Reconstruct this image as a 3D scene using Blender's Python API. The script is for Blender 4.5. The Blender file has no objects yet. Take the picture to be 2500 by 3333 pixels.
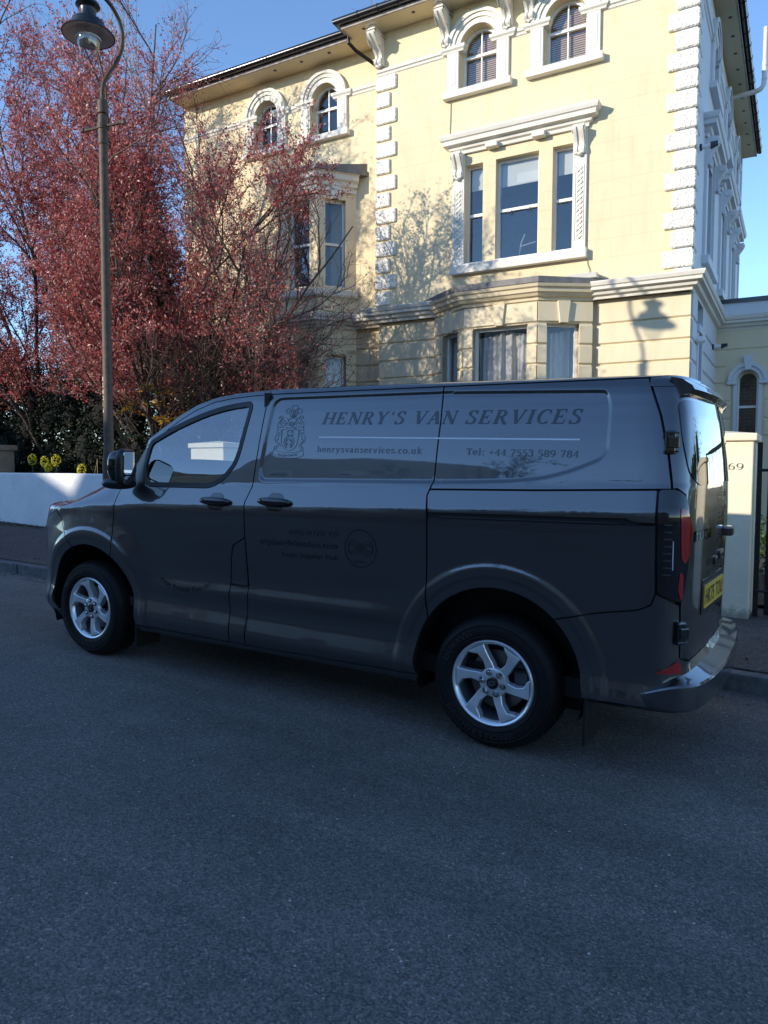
import bpy, bmesh, math, random
import numpy as np
from mathutils import Vector, Matrix
from mathutils.geometry import delaunay_2d_cdt
random.seed(7); rng = np.random.default_rng(7)
scene = bpy.context.scene
COL = scene.collection
# ------------------------------------------------------------------ camera
FPX, YAW, PITCH, ROLL, CAMH = 2387.02, -0.5294, -0.0590, 0.0038, 1.4696
SL = 0.0248                      # the street climbs to the left
HYAW = 0.0186                    # the villa stands one degree off the kerb line
cy_, sy_ = math.cos(YAW), math.sin(YAW)
fwd = Vector((sy_*math.cos(PITCH), cy_*math.cos(PITCH), math.sin(PITCH)))
rt = Vector((cy_, -sy_, 0)); up = rt.cross(fwd)
r_ = math.cos(ROLL)*rt + math.sin(ROLL)*up
u_ = -math.sin(ROLL)*rt + math.cos(ROLL)*up
cam = bpy.data.cameras.new('camera'); camo = bpy.data.objects.new('camera', cam); COL.objects.link(camo)
cam.sensor_fit = 'HORIZONTAL'; cam.sensor_width = 36; cam.lens = 36*FPX/2500
cam.clip_start = 0.05; cam.clip_end = 2000
camo.matrix_world = Matrix(((r_.x, u_.x, -fwd.x, 0), (r_.y, u_.y, -fwd.y, 0), (r_.z, u_.z, -fwd.z, CAMH), (0, 0, 0, 1)))
scene.camera = camo
# ------------------------------------------------------------------ light
SUN_AZ, SUN_EL = math.radians(36.8), math.radians(17.25)   # light travels +y, swung towards +x
sdir = Vector((math.sin(SUN_AZ)*math.cos(SUN_EL), math.cos(SUN_AZ)*math.cos(SUN_EL), -math.sin(SUN_EL)))
sun = bpy.data.lights.new('sun', 'SUN'); suno = bpy.data.objects.new('sun', sun); COL.objects.link(suno)
sun.energy = 2.4; sun.angle = math.radians(0.55); sun.color = (1.0, 0.90, 0.75)
suno.rotation_euler = sdir.to_track_quat('-Z', 'Y').to_euler(); suno.location = (-20, -30, 20)
world = bpy.data.worlds.new('World'); scene.world = world; world.use_nodes = True
wn = world.node_tree.nodes; wl = world.node_tree.links
sky = wn.new('ShaderNodeTexSky'); sky.sky_type = 'NISHITA'; sky.sun_disc = False
sky.sun_elevation = SUN_EL; sky.sun_rotation = math.pi + SUN_AZ
sky.air_density = 0.85; sky.dust_density = 0.0; sky.ozone_density = 3.6
bgn = wn['Background']; bgn.inputs['Strength'].default_value = 0.145
wl.new(sky.outputs[0], bgn.inputs['Color'])
scene.view_settings.view_transform = 'Standard'; scene.view_settings.look = 'None'
scene.view_settings.exposure = 1.18; scene.view_settings.gamma = 1.0
scene.cycles.use_denoising = True
scene.cycles.max_bounces = 6; scene.cycles.diffuse_bounces = 3; scene.cycles.glossy_bounces = 4
scene.cycles.transparent_max_bounces = 16; scene.cycles.transmission_bounces = 6
scene.cycles.caustics_reflective = False; scene.cycles.caustics_refractive = False

def G(x, y=0): return -math.tan(SL)*x
# ------------------------------------------------------------------ materials
MATS = {}
def _ramp(nt, fac, stops):
    r = nt.nodes.new('ShaderNodeValToRGB'); e = r.color_ramp.elements
    while len(e) < len(stops): e.new(0.5)
    for k, (p, c) in enumerate(stops):
        e[k].position = p; e[k].color = (*c, 1) if len(c) == 3 else c
    nt.links.new(fac, r.inputs[0]); return r.outputs[0]
def _noise(nt, co, scale, detail=4, rough=.55, kind='noise', stretch=None):
    if stretch:
        m = nt.nodes.new('ShaderNodeMapping'); m.inputs['Scale'].default_value = stretch
        nt.links.new(co, m.inputs[0]); co = m.outputs[0]
    if kind == 'noise':
        n = nt.nodes.new('ShaderNodeTexNoise'); n.inputs['Scale'].default_value = scale
        n.inputs['Detail'].default_value = detail; n.inputs['Roughness'].default_value = rough
        nt.links.new(co, n.inputs['Vector']); return n.outputs[0]
    n = nt.nodes.new('ShaderNodeTexVoronoi'); n.inputs['Scale'].default_value = scale
    nt.links.new(co, n.inputs['Vector']); return n
def _mix(nt, fac, a, b, mode='MIX'):
    m = nt.nodes.new('ShaderNodeMix'); m.data_type = 'RGBA'; m.blend_type = mode
    for sock, v in ((m.inputs[0], fac), (m.inputs[6], a), (m.inputs[7], b)):
        if hasattr(v, 'is_linked'): nt.links.new(v, sock)
        else: sock.default_value = v if isinstance(v, (int, float)) else (*v, 1)
    return m.outputs[2]
def _bump(nt, h, strength, dist, prev=None):
    b = nt.nodes.new('ShaderNodeBump'); b.inputs['Strength'].default_value = strength; b.inputs['Distance'].default_value = dist
    nt.links.new(h, b.inputs['Height'])
    if prev: nt.links.new(prev, b.inputs['Normal'])
    return b.outputs[0]
def mat(name, base=(.5, .5, .5), rough=.6, metal=0, var=0., vscale=3., bump=0., bscale=60., bdist=.004, spec=.5, coat=0., stain=None, stretch=None, emit=None):
    if name in MATS: return MATS[name]
    m = bpy.data.materials.new(name); m.use_nodes = True; nt = m.node_tree
    p = nt.nodes['Principled BSDF']; tc = nt.nodes.new('ShaderNodeTexCoord').outputs['Object']
    p.inputs['Base Color'].default_value = (*base, 1); p.inputs['Roughness'].default_value = rough
    p.inputs['Metallic'].default_value = metal; p.inputs['Specular IOR Level'].default_value = spec
    p.inputs['Coat Weight'].default_value = coat; p.inputs['Coat Roughness'].default_value = .03
    if var:
        n = _noise(nt, tc, vscale, 5, .6, stretch=stretch)
        lo = tuple(c*(1-var) for c in base); hi = tuple(min(1, c*(1+var)) for c in base)
        c = _ramp(nt, n, [(.32, lo), (.68, hi)])
        if stain:
            n2 = _noise(nt, tc, stain[1], 6, .65, stretch=stain[3] if len(stain) > 3 else None)
            f = _ramp(nt, n2, [(stain[2], (0, 0, 0)), (min(1, stain[2]+.16), (1, 1, 1))])
            c = _mix(nt, f, c, stain[0])
        nt.links.new(c, p.inputs['Base Color'])
    if bump:
        nt.links.new(_bump(nt, _noise(nt, tc, bscale, 4, .6), bump, bdist), p.inputs['Normal'])
    MATS[name] = m; return m
def glass_mat(name, tint=(.75, .8, .82), refl=1.0, rough=.0):
    if name in MATS: return MATS[name]
    m = bpy.data.materials.new(name); m.use_nodes = True; nt = m.node_tree
    nt.nodes.remove(nt.nodes['Principled BSDF']); out = nt.nodes['Material Output']
    tr = nt.nodes.new('ShaderNodeBsdfTransparent'); tr.inputs[0].default_value = (*tint, 1)
    gl = nt.nodes.new('ShaderNodeBsdfGlossy'); gl.inputs['Roughness'].default_value = rough
    lw = nt.nodes.new('ShaderNodeLayerWeight'); lw.inputs[0].default_value = .5
    pw = nt.nodes.new('ShaderNodeMath'); pw.operation = 'POWER'; pw.inputs[1].default_value = 5; nt.links.new(lw.outputs['Facing'], pw.inputs[0])
    mu = nt.nodes.new('ShaderNodeMath'); mu.operation = 'MULTIPLY_ADD'; mu.use_clamp = True; mu.inputs[1].default_value = .9; mu.inputs[2].default_value = .045*refl
    nt.links.new(pw.outputs[0], mu.inputs[0])
    mx = nt.nodes.new('ShaderNodeMixShader')
    nt.links.new(mu.outputs[0], mx.inputs[0])
    nt.links.new(tr.outputs[0], mx.inputs[1]); nt.links.new(gl.outputs[0], mx.inputs[2]); nt.links.new(mx.outputs[0], out.inputs[0])
    MATS[name] = m; return m
def leaf_mat(name, cols, rough=.5, trans=.35):
    """leaf colour varies leaf by leaf (random per island)"""
    if name in MATS: return MATS[name]
    m = bpy.data.materials.new(name); m.use_nodes = True; nt = m.node_tree
    p = nt.nodes['Principled BSDF']; out = nt.nodes['Material Output']
    g = nt.nodes.new('ShaderNodeNewGeometry')
    k = len(cols); c = _ramp(nt, g.outputs['Random Per Island'], [(i/(k-1) if k > 1 else 0, cc) for i, cc in enumerate(cols)])
    nt.links.new(c, p.inputs['Base Color']); p.inputs['Roughness'].default_value = rough
    t = nt.nodes.new('ShaderNodeBsdfTranslucent'); nt.links.new(c, t.inputs[0])
    mx = nt.nodes.new('ShaderNodeMixShader'); mx.inputs[0].default_value = trans
    nt.links.new(p.outputs[0], mx.inputs[1]); nt.links.new(t.outputs[0], mx.inputs[2]); nt.links.new(mx.outputs[0], out.inputs[0])
    MATS[name] = m; return m
# ------------------------------------------------------------------ object helpers
def tag(o, label=None, cat=None, group=None, kind=None):
    if label: o['label'] = label
    if cat: o['category'] = cat
    if group: o['group'] = group
    if kind: o['kind'] = kind
    return o
def empty(name, loc=(0, 0, 0), rz=0, parent=None):
    o = bpy.data.objects.new(name, None); COL.objects.link(o); o.location = loc; o.rotation_euler = (0, 0, rz); o.parent = parent
    o.empty_display_size = .1; return o
def link_mesh(name, me, m, parent=None):
    o = bpy.data.objects.new(name, me); COL.objects.link(o)
    if m is not None and len(me.materials) == 0:
        for mm in (m if isinstance(m, (list, tuple)) else [m]): me.materials.append(mm)
    o.parent = parent; return o
class MB:
    def __init__(s): s.v = []; s.f = []; s.mi = []
    def add(s, vs, fs, mi=0):
        b = len(s.v); s.v += [tuple(p) for p in vs]; s.f += [tuple(b+i for i in f) for f in fs]; s.mi += [mi]*len(fs); return s
    def box(s, x0, x1, y0, y1, z0, z1, mi=0):
        if x0 > x1: x0, x1 = x1, x0
        if y0 > y1: y0, y1 = y1, y0
        return s.add([(x0, y0, z0), (x1, y0, z0), (x1, y1, z0), (x0, y1, z0), (x0, y0, z1), (x1, y0, z1), (x1, y1, z1), (x0, y1, z1)],
                     [(0, 3, 2, 1), (4, 5, 6, 7), (0, 1, 5, 4), (1, 2, 6, 5), (2, 3, 7, 6), (3, 0, 4, 7)], mi)
    def prism(s, pts, axis, a0, a1, mi=0):
        n = len(pts)
        A = sum(pts[i][0]*pts[(i+1) % n][1]-pts[(i+1) % n][0]*pts[i][1] for i in range(n))
        if A < 0: pts = pts[::-1]
        def P(p, a): return (a, p[0], p[1]) if axis == 'x' else ((p[0], a, p[1]) if axis == 'y' else (p[0], p[1], a))
        vs = [P(p, a0) for p in pts]+[P(p, a1) for p in pts]
        flip = (axis == 'y') != (a1 < a0)
        fs = [tuple(range(n))[::-1], tuple(range(n, 2*n))]+[(i, (i+1) % n, n+(i+1) % n, n+i) for i in range(n)]
        if flip: fs = [f[::-1] for f in fs]
        return s.add(vs, fs, mi)
    def tube(s, path, r, n=8, cap=True, mi=0):
        P = [Vector(p) for p in path]; m = len(P); R = r if isinstance(r, (list, tuple)) else [r]*m
        vs = []; ref = None
        for i in range(m):
            t = (P[min(i+1, m-1)]-P[max(i-1, 0)]).normalized()
            if ref is None: ref = t.orthogonal().normalized()
            a = (ref-t*ref.dot(t)).normalized(); b = t.cross(a); ref = a
            vs += [P[i]+(a*math.cos(k*2*math.pi/n)+b*math.sin(k*2*math.pi/n))*R[i] for k in range(n)]
        fs = [(i*n+k, i*n+(k+1) % n, (i+1)*n+(k+1) % n, (i+1)*n+k) for i in range(m-1) for k in range(n)]
        if cap: fs += [tuple(range(n))[::-1], tuple((m-1)*n+k for k in range(n))]
        return s.add(vs, fs, mi)
    def lathe(s, prof, n=24, axis='z', o=(0, 0, 0), mi=0, close=False):
        vs = []; m = len(prof)
        for r, z in prof:
            for k in range(n):
                a = 2*math.pi*k/n; c, d = r*math.cos(a), r*math.sin(a)
                vs.append((o[0]+c, o[1]+d, o[2]+z) if axis == 'z' else ((o[0]+c, o[1]+z, o[2]+d) if axis == 'y' else (o[0]+z, o[1]+c, o[2]+d)))
        fs = [(i*n+k, i*n+(k+1) % n, (i+1)*n+(k+1) % n, (i+1)*n+k) for i in range(m-1) for k in range(n)]
        if axis == 'y': fs = [f[::-1] for f in fs]
        if close:
            e = [tuple(range(n))[::-1], tuple((m-1)*n+k for k in range(n))]
            fs += [f[::-1] for f in e] if axis == 'y' else e
        return s.add(vs, fs, mi)
    def sweep(s, path, prof, side=-1, closed=False, mi=0):
        """moulding: prof [(offset, z)] carried along a plan polyline with mitred corners; side -1 = to the right of travel"""
        n = len(path); m = len(prof); vs = []
        for i in range(n):
            p = Vector(path[i]); d1 = (Vector(path[i])-Vector(path[i-1])).normalized() if (i > 0 or closed) else None
            d2 = (Vector(path[(i+1) % n])-p).normalized() if (i < n-1 or closed) else None
            if d1 is None: d1 = d2
            if d2 is None: d2 = d1
            n1 = Vector((d1.y, -d1.x))*(-side); n2 = Vector((d2.y, -d2.x))*(-side)
            mt = (n1+n2); mt = mt/max(.2, mt.dot(n1)) if mt.length > 1e-6 else n1
            vs += [(p.x+mt.x*o, p.y+mt.y*o, z) for o, z in prof]
        fs = []
        for i in range(n if closed else n-1):
            j = (i+1) % n
            for k in range(m-1): fs.append((i*m+k, j*m+k, j*m+k+1, i*m+k+1))
        if not closed: fs += [tuple(range(m))[::-1], tuple((n-1)*m+k for k in range(m))]
        if side > 0: fs = [f[::-1] for f in fs]
        return s.add(vs, fs, mi)
    def build(s, name, m, parent=None, smooth=False, bevel=0, seg=1, angle=40, fixn=False):
        me = bpy.data.meshes.new(name); me.from_pydata(s.v, [], s.f)
        ms = m if isinstance(m, (list, tuple)) else [m]
        for mm in ms: me.materials.append(mm)
        if any(s.mi): me.polygons.foreach_set('material_index', s.mi)
        if bevel or fixn:
            bm = bmesh.new(); bm.from_mesh(me)
            bmesh.ops.remove_doubles(bm, verts=bm.verts, dist=1e-5)
            if fixn: bmesh.ops.recalc_face_normals(bm, faces=bm.faces)
            if bevel:
                es = [e for e in bm.edges if len(e.link_faces) == 2 and e.calc_face_angle(0) > math.radians(25)]
                bmesh.ops.bevel(bm, geom=es, offset=bevel, segments=seg, profile=.6, affect='EDGES', clamp_overlap=True)
            bm.to_mesh(me); bm.free()
        if smooth:
            me.polygons.foreach_set('use_smooth', [True]*len(me.polygons))
            try: me.set_sharp_from_angle(angle=math.radians(angle))
            except Exception: pass
        me.update()
        return link_mesh(name, me, None, parent)
def arc(cx, cz, r, a0, a1, n):
    return [(cx+r*math.cos(a0+(a1-a0)*k/n), cz+r*math.sin(a0+(a1-a0)*k/n)) for k in range(n+1)]
def cdt_panel(outer, holes, y0, thick, name, m, parent, to3=None):
    """flat wall with openings: front face at y0, reveals and rim going back by thick (local +y)"""
    pts = []; faces = []
    for loop in [outer]+holes:
        b = len(pts); pts += [Vector(p) for p in loop]; faces.append(list(range(b, len(pts))))
    r = delaunay_2d_cdt(pts, [], faces, 2, 1e-6); co = r[0]; tri = [t for t in r[2] if len(t) == 3]
    mb = MB(); n = len(co)
    def area(t): a, b, c = (co[i] for i in t); return (b-a).cross(c-a)
    tri = [tuple(t) if area(t) > 0 else tuple(t[::-1]) for t in tri]
    cnt = {}
    for t in tri:
        for i in range(3): cnt[(t[i], t[(i+1) % 3])] = 1
    vs = [(p.x, y0, p.y) for p in co]+[(p.x, y0+thick, p.y) for p in co]
    fs = list(tri)+[tuple(n+i for i in t[::-1]) for t in tri]
    for (a, b) in cnt:
        if (b, a) not in cnt: fs.append((a, n+a, n+b, b))
    mb.add(vs, fs)
    return mb.build(name, m, parent)
# ================================================================== surfaces of the place
def asphalt(name, base, scale, speck, patch):
    m = bpy.data.materials.new(name); m.use_nodes = True; nt = m.node_tree; p = nt.nodes['Principled BSDF']
    co = nt.nodes.new('ShaderNodeNewGeometry').outputs['Position']
    big = _noise(nt, co, .55, 5, .6); mid = _noise(nt, co, 5, 4, .6); fine = _noise(nt, co, scale*2.2, 3, .7)
    streak = _noise(nt, co, 1.3, 5, .65, stretch=(.13, 1.5, 1))
    v = _noise(nt, co, scale, kind='vor'); v2 = _noise(nt, co, scale*.22, kind='vor')
    c = _ramp(nt, big, [(.3, tuple(b*(1-patch) for b in base)), (.7, tuple(b*(1+patch) for b in base))])
    c = _mix(nt, .5, c, _ramp(nt, mid, [(.3, (.84, .84, .84)), (.7, (1.16, 1.16, 1.16))]), 'MULTIPLY')
    c = _mix(nt, .6, c, _ramp(nt, streak, [(.34, (.76, .76, .78)), (.64, (1.24, 1.22, 1.20))]), 'MULTIPLY')
    sx = nt.nodes.new('ShaderNodeSeparateColor'); nt.links.new(v.outputs['Color'], sx.inputs[0])
    stone = _ramp(nt, sx.outputs[0], [(0, (.46, .46, .47)), (.45, (.88, .88, .89)), (.8, (1.26, 1.25, 1.22)), (.965, (1.6, 1.55, 1.5)), (1, (2.4, 2.3, 2.2))])
    c = _mix(nt, .9, c, stone, 'MULTIPLY')
    sy = nt.nodes.new('ShaderNodeSeparateColor'); nt.links.new(v2.outputs['Color'], sy.inputs[0])
    spot = _ramp(nt, sy.outputs[1], [(.0, (0, 0, 0)), (speck, (0, 0, 0)), (speck+.004, (1, 1, 1))])
    near = _ramp(nt, v2.outputs['Distance'], [(.12, (1, 1, 1)), (.19, (0, 0, 0))])
    c = _mix(nt, _mix(nt, 1, spot, near, 'MULTIPLY'), c, (.62, .60, .56))
    nt.links.new(c, p.inputs['Base Color'])
    p.inputs['Roughness'].default_value = .78; p.inputs['Specular IOR Level'].default_value = .35
    b = _bump(nt, v.outputs['Distance'], .9, .006); b = _bump(nt, fine, .5, .003, b)
    nt.links.new(b, p.inputs['Normal']); MATS[name] = m; return m
M_road = asphalt('road_asphalt', (.160, .148, .136), 150, .955, .20)
M_pave = asphalt('pavement_asphalt', (.088, .076, .068), 85, .975, .22)
M_kerb = mat('kerb_granite', (.13, .13, .13), .8, var=.35, vscale=14, bump=.6, bscale=120, bdist=.006)
M_soil = mat('garden_soil', (.045, .034, .024), .95, var=.4, vscale=9, bump=.8, bscale=30, bdist=.03)
M_cream = None
def stucco(name, base, ashlar=True, dirt=.12):
    m = bpy.data.materials.new(name); m.use_nodes = True; nt = m.node_tree; p = nt.nodes['Principled BSDF']
    co = nt.nodes.new('ShaderNodeTexCoord').outputs['Object']
    n = _noise(nt, co, .9, 6, .65); n2 = _noise(nt, co, 3.2, 5, .6, stretch=(1.6, 1, .35)); g = _noise(nt, co, 160, 3, .6)
    c = _ramp(nt, n, [(.3, tuple(b*.95 for b in base)), (.7, tuple(min(1, b*1.03) for b in base))])
    f = _ramp(nt, n2, [(.5, (0, 0, 0)), (.78, (dirt*2.6,)*3)])
    c = _mix(nt, f, c, tuple(b*k for b, k in zip(base, (.80, .78, .74))))
    nt.links.new(c, p.inputs['Base Color']); p.inputs['Roughness'].default_value = .72; p.inputs['Specular IOR Level'].default_value = .3
    nb = _bump(nt, g, .22, .003)
    nb = _bump(nt, n2, .25, .01, nb)
    if ashlar:
        mp = nt.nodes.new('ShaderNodeMapping'); mp.inputs['Rotation'].default_value = (math.radians(90), 0, 0); nt.links.new(co, mp.inputs[0])
        br = nt.nodes.new('ShaderNodeTexBrick'); nt.links.new(mp.outputs[0], br.inputs[0])
        br.inputs['Scale'].default_value = 1; br.inputs['Mortar Size'].default_value = .006; br.inputs['Brick Width'].default_value = .62; br.inputs['Row Height'].default_value = .31
        br.inputs['Color1'].default_value = br.inputs['Color2'].default_value = (1, 1, 1, 1); br.inputs['Mortar'].default_value = (0, 0, 0, 1)
        nb = _bump(nt, br.outputs[0], .5, .005, nb); nt.links.new(_mix(nt, .035, c, br.outputs[0], 'MULTIPLY'), p.inputs['Base Color'])
    nt.links.new(nb, p.inputs['Normal']); MATS[name] = m; return m
CREAM = (.76, .635, .41)
M_cream = stucco('cream_stucco', CREAM, True, .24)
M_creamp = stucco('cream_stucco_plain', (.76, .65, .445), False, .20)
M_white = stucco('white_painted_trim', (.76, .725, .64), False, .16)
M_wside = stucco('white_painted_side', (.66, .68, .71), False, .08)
def vermic(name, base):
    m = bpy.data.materials.new(name); m.use_nodes = True; nt = m.node_tree; p = nt.nodes['Principled BSDF']
    co = nt.nodes.new('ShaderNodeNewGeometry').outputs['Position']
    v = _noise(nt, co, 30, kind='vor'); v.feature = 'SMOOTH_F1'; n = _noise(nt, co, 22, 3, .5)
    p.inputs['Base Color'].default_value = (*base, 1); p.inputs['Roughness'].default_value = .7
    b = _bump(nt, v.outputs['Distance'], .9, .022); b = _bump(nt, n, .5, .010, b); nt.links.new(b, p.inputs['Normal']); MATS[name] = m; return m
M_verm = vermic('vermiculated_quoin', (.76, .73, .65))
M_lead = mat('roof_lead', (.16, .155, .15), .6, var=.3, vscale=6, bump=.3, bscale=30)
M_slate = mat('roof_slate', (.07, .07, .08), .6, var=.25, vscale=4)
M_black = mat('black_plastic', (.012, .012, .013), .35)
M_gut = mat('gutter_black', (.010, .010, .012), .22, spec=.6)
M_iron = mat('black_painted_iron', (.012, .012, .013), .45, var=.3, vscale=20)
M_gwall = mat('white_garden_wall', (.85, .86, .86), .8, var=.06, vscale=2.5, bump=.5, bscale=14, bdist=.012, stain=((.33, .34, .32), 5, .66, (1, 1, .6)))
def dirty_base(m, col, zlo, zhi):
    nt = m.node_tree; p = nt.nodes['Principled BSDF']; old = p.inputs['Base Color'].links[0].from_socket
    co = nt.nodes.new('ShaderNodeTexCoord').outputs['Object']; sp = nt.nodes.new('ShaderNodeSeparateXYZ'); nt.links.new(co, sp.inputs[0])
    mr_ = nt.nodes.new('ShaderNodeMapRange'); mr_.inputs[1].default_value = zlo; mr_.inputs[2].default_value = zhi; mr_.inputs[3].default_value = .30; mr_.inputs[4].default_value = -.25; nt.links.new(sp.outputs[2], mr_.inputs[0])
    n = _noise(nt, co, 9, 7, .7); ad = nt.nodes.new('ShaderNodeMath'); ad.operation = 'ADD'; nt.links.new(n, ad.inputs[0]); nt.links.new(mr_.outputs[0], ad.inputs[1])
    f = _ramp(nt, ad.outputs[0], [(.60, (0, 0, 0)), (.78, (.8, .8, .8))]); nt.links.new(_mix(nt, f, old, col), p.inputs['Base Color'])
dirty_base(M_gwall, (.20, .19, .16), .05, .5)
M_pillar = mat('cream_pillar_render', (.82, .725, .53), .8, var=.05, vscale=4, bump=.35, bscale=22, bdist=.01, stain=((.45, .40, .30), 6, .74))
dirty_base(M_pillar, (.26, .23, .17), .0, .35)
M_pierc = mat('buff_stone', (.42, .34, .25), .8, var=.15, vscale=8, bump=.3, bscale=60)
M_winwhite = mat('window_white_paint', (.82, .82, .80), .4)
M_pane = glass_mat('window_glass', (.82, .86, .88), 3.0)
M_room = mat('room_interior', (.09, .095, .105), .9, var=.4, vscale=2)
M_blind = mat('wood_blind', (.60, .40, .26), .6, var=.15, vscale=8)
M_blindw = mat('roller_blind', (.62, .61, .55), .8, var=.05)
M_curtain = mat('grey_curtain', (.62, .58, .54), .85, var=.15, vscale=6, stretch=(8, 8, .6))
M_brick = None
# ------------------------------------------------------------------ ground, road, pavement
def sheet(name, x0, x1, y0, y1, dz, m, nx=1, kind='structure'):
    mb = MB(); xs = [x0+(x1-x0)*i/nx for i in range(nx+1)]
    for a, b in zip(xs, xs[1:]): mb.add([(a, y0, G(a)+dz), (b, y0, G(b)+dz), (b, y1, G(b)+dz), (a, y1, G(a)+dz)], [(0, 1, 2, 3)])
    o = mb.build(name, m); o['kind'] = kind; return o
KERB_Y, WALL_Y = 5.30, 7.25
sheet('ground', -320, 320, -320, 320, -.06, M_soil)
sheet('road', -90, 70, -3.2, KERB_Y, 0.0, M_road)
pav = empty('pavement'); pav['kind'] = 'structure'
mb = MB(); mb.box(-90, 70, KERB_Y+.13, 7.9, -.5, 0); o = mb.build('walkway', M_pave, pav)
for v in o.data.vertices: v.co.z += G(v.co.x)+.125
mb = MB(); mb.box(-.45, .45, 0, .13, -.3, .115); kproto = None
kme = None
x = -16.0; k = 0
while x < 6:
    L = .92
    if kme is None:
        kmb = MB().box(-.453, .453, -.062, .068, -.25, .118); ko = kmb.build('kerb_stone', M_kerb, pav, bevel=.022, seg=2); kme = ko.data
    else:
        ko = bpy.data.objects.new('kerb_stone', kme); COL.objects.link(ko); ko.parent = pav
    ko.location = (x, KERB_Y+.06+random.uniform(-.006, .006), G(x)+random.uniform(-.005, .005)); ko.rotation_euler = (0, SL, random.uniform(-.004, .004)); x += L
for a, b in ((-90, -16.46), (6.3, 70)):
    mb = MB().box(a, b, KERB_Y, KERB_Y+.128, -.3, 0); o = mb.build('far_kerb', M_kerb, pav)
    for v in o.data.vertices: v.co.z += G(v.co.x)+.118
pav2 = empty('far_pavement'); pav2['kind'] = 'structure'
mb = MB(); mb.box(-90, 70, -6.2, -3.33, -.5, 0); o = mb.build('walkway', M_pave, pav2)
for v in o.data.vertices: v.co.z += G(v.co.x)+.125
mb = MB(); mb.box(-90, 70, -3.33, -3.2, -.4, 0); o = mb.build('kerb', M_kerb, pav2)
for v in o.data.vertices: v.co.z += G(v.co.x)+.118
sheet('garden_ground', -40, 30, 7.9, 30, .16, M_soil)
# ------------------------------------------------------------------ garden wall, piers, gate
def slanted(mb, name, m, parent=None, bevel=0):
    o = mb.build(name, m, parent, bevel=bevel)
    return o
w = empty('garden_wall', (-9.2, 7.9, G(-9.2)))
tag(w, 'low white rendered garden wall along the pavement behind the van bonnet', 'wall')
# runs slightly away from the kerb towards the left
mb = MB(); n = 22; A0 = (-13.25, 8.08); A1 = (-1.15, 7.36)
for i in range(n):
    pass
vs = []; fs = []
for i in range(n+1):
    t = i/n; x = A0[0]+(A1[0]-A0[0])*t; y = A0[1]+(A1[1]-A0[1])*t; top = 1.37 if x < -6 else 1.37-.012*(x+6)
    for (yy, zz) in ((0, G(x)-.1), (0, top-.02), (.02, top), (.21, top), (.23, top-.02), (.23, G(x)-.1)): vs.append((x+9.2, y+yy-7.9, zz-G(-9.2)))
fs = [(i*6+k, (i+1)*6+k, (i+1)*6+k+1, i*6+k+1) for i in range(n) for k in range(5)]+[tuple(range(6))[::-1], tuple(n*6+k for k in range(6))]
mb.add(vs, fs); mb.build('wall_face', M_gwall, w)
p = empty('wall_pier', (-13.62, 8.35, G(-13.6))); tag(p, 'buff stone wall pier at the far left end of the white wall', 'pier')
MB().box(-.30, .30, -.2, .3, 0, 1.45).build('shaft', M_pierc, p, bevel=.015)
MB().box(-.34, .34, -.24, .34, 1.45, 1.555).build('capstone', M_pierc, p, bevel=.02, seg=2)
def gate_pillar(x, label, name='gate_pillar', y=WALL_Y+.25, dz=0.):
    p = empty(name, (x, y, G(x)+.1+dz)); tag(p, label, 'pillar')
    MB().box(-.32, .30, -.25, .25, 0, 1.61).build('shaft', M_pillar, p, bevel=.012, seg=2)
    MB().add([(-.35, -.28, 1.61), (.33, -.28, 1.61), (.33, .28, 1.61), (-.35, .28, 1.61), (-.35, -.28, 1.675), (.33, -.28, 1.675), (.33, .28, 1.675), (-.35, .28, 1.675), (-.01, 0, 1.715)],
             [(3, 2, 1, 0), (0, 1, 5, 4), (1, 2, 6, 5), (2, 3, 7, 6), (3, 0, 4, 7), (4, 5, 8), (5, 6, 8), (6, 7, 8), (7, 4, 8)]).build('cap', M_pillar, p, bevel=.008)
    return p
PIL = gate_pillar(-.765, 'cream rendered gate pillar numbered 69 behind the van doors')
PIL2 = gate_pillar(1.02, 'cream gate pillar on the far side of the black gate')
gate_pillar(-7.35, 'cream gate pillar seen through the van cab windows', y=7.90, dz=-.14)
g = empty('garden_gate', (-.43, WALL_Y+.22, G(0)+.12)); tag(g, 'black iron garden gate hanging beside the numbered pillar', 'gate')
MB().box(-.015, .028, -.02, .02, 0, 1.60).build('hinge_stile', M_iron, g, bevel=.004)
MB().box(.075, .118, -.02, .02, .03, 1.71).build('stile', M_iron, g, bevel=.004)
MB().box(1.06, 1.10, -.02, .02, .03, 1.71).build('stile', M_iron, g, bevel=.004)
for z in (.06, .98, 1.12, 1.66): MB().box(.118, 1.06, -.016, .016, z, z+.045).build('rail', M_iron, g, bevel=.004)
for k in range(7): MB().tube([(.23+k*.125, 0, .10), (.23+k*.125, 0, 1.66)], .008, 8).build('bar', M_iron, g)
for z in (.25, 1.35): MB().tube([(0, -.02, z), (.10, -.02, z)], .014, 8).build('hinge', M_iron, g)
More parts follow.
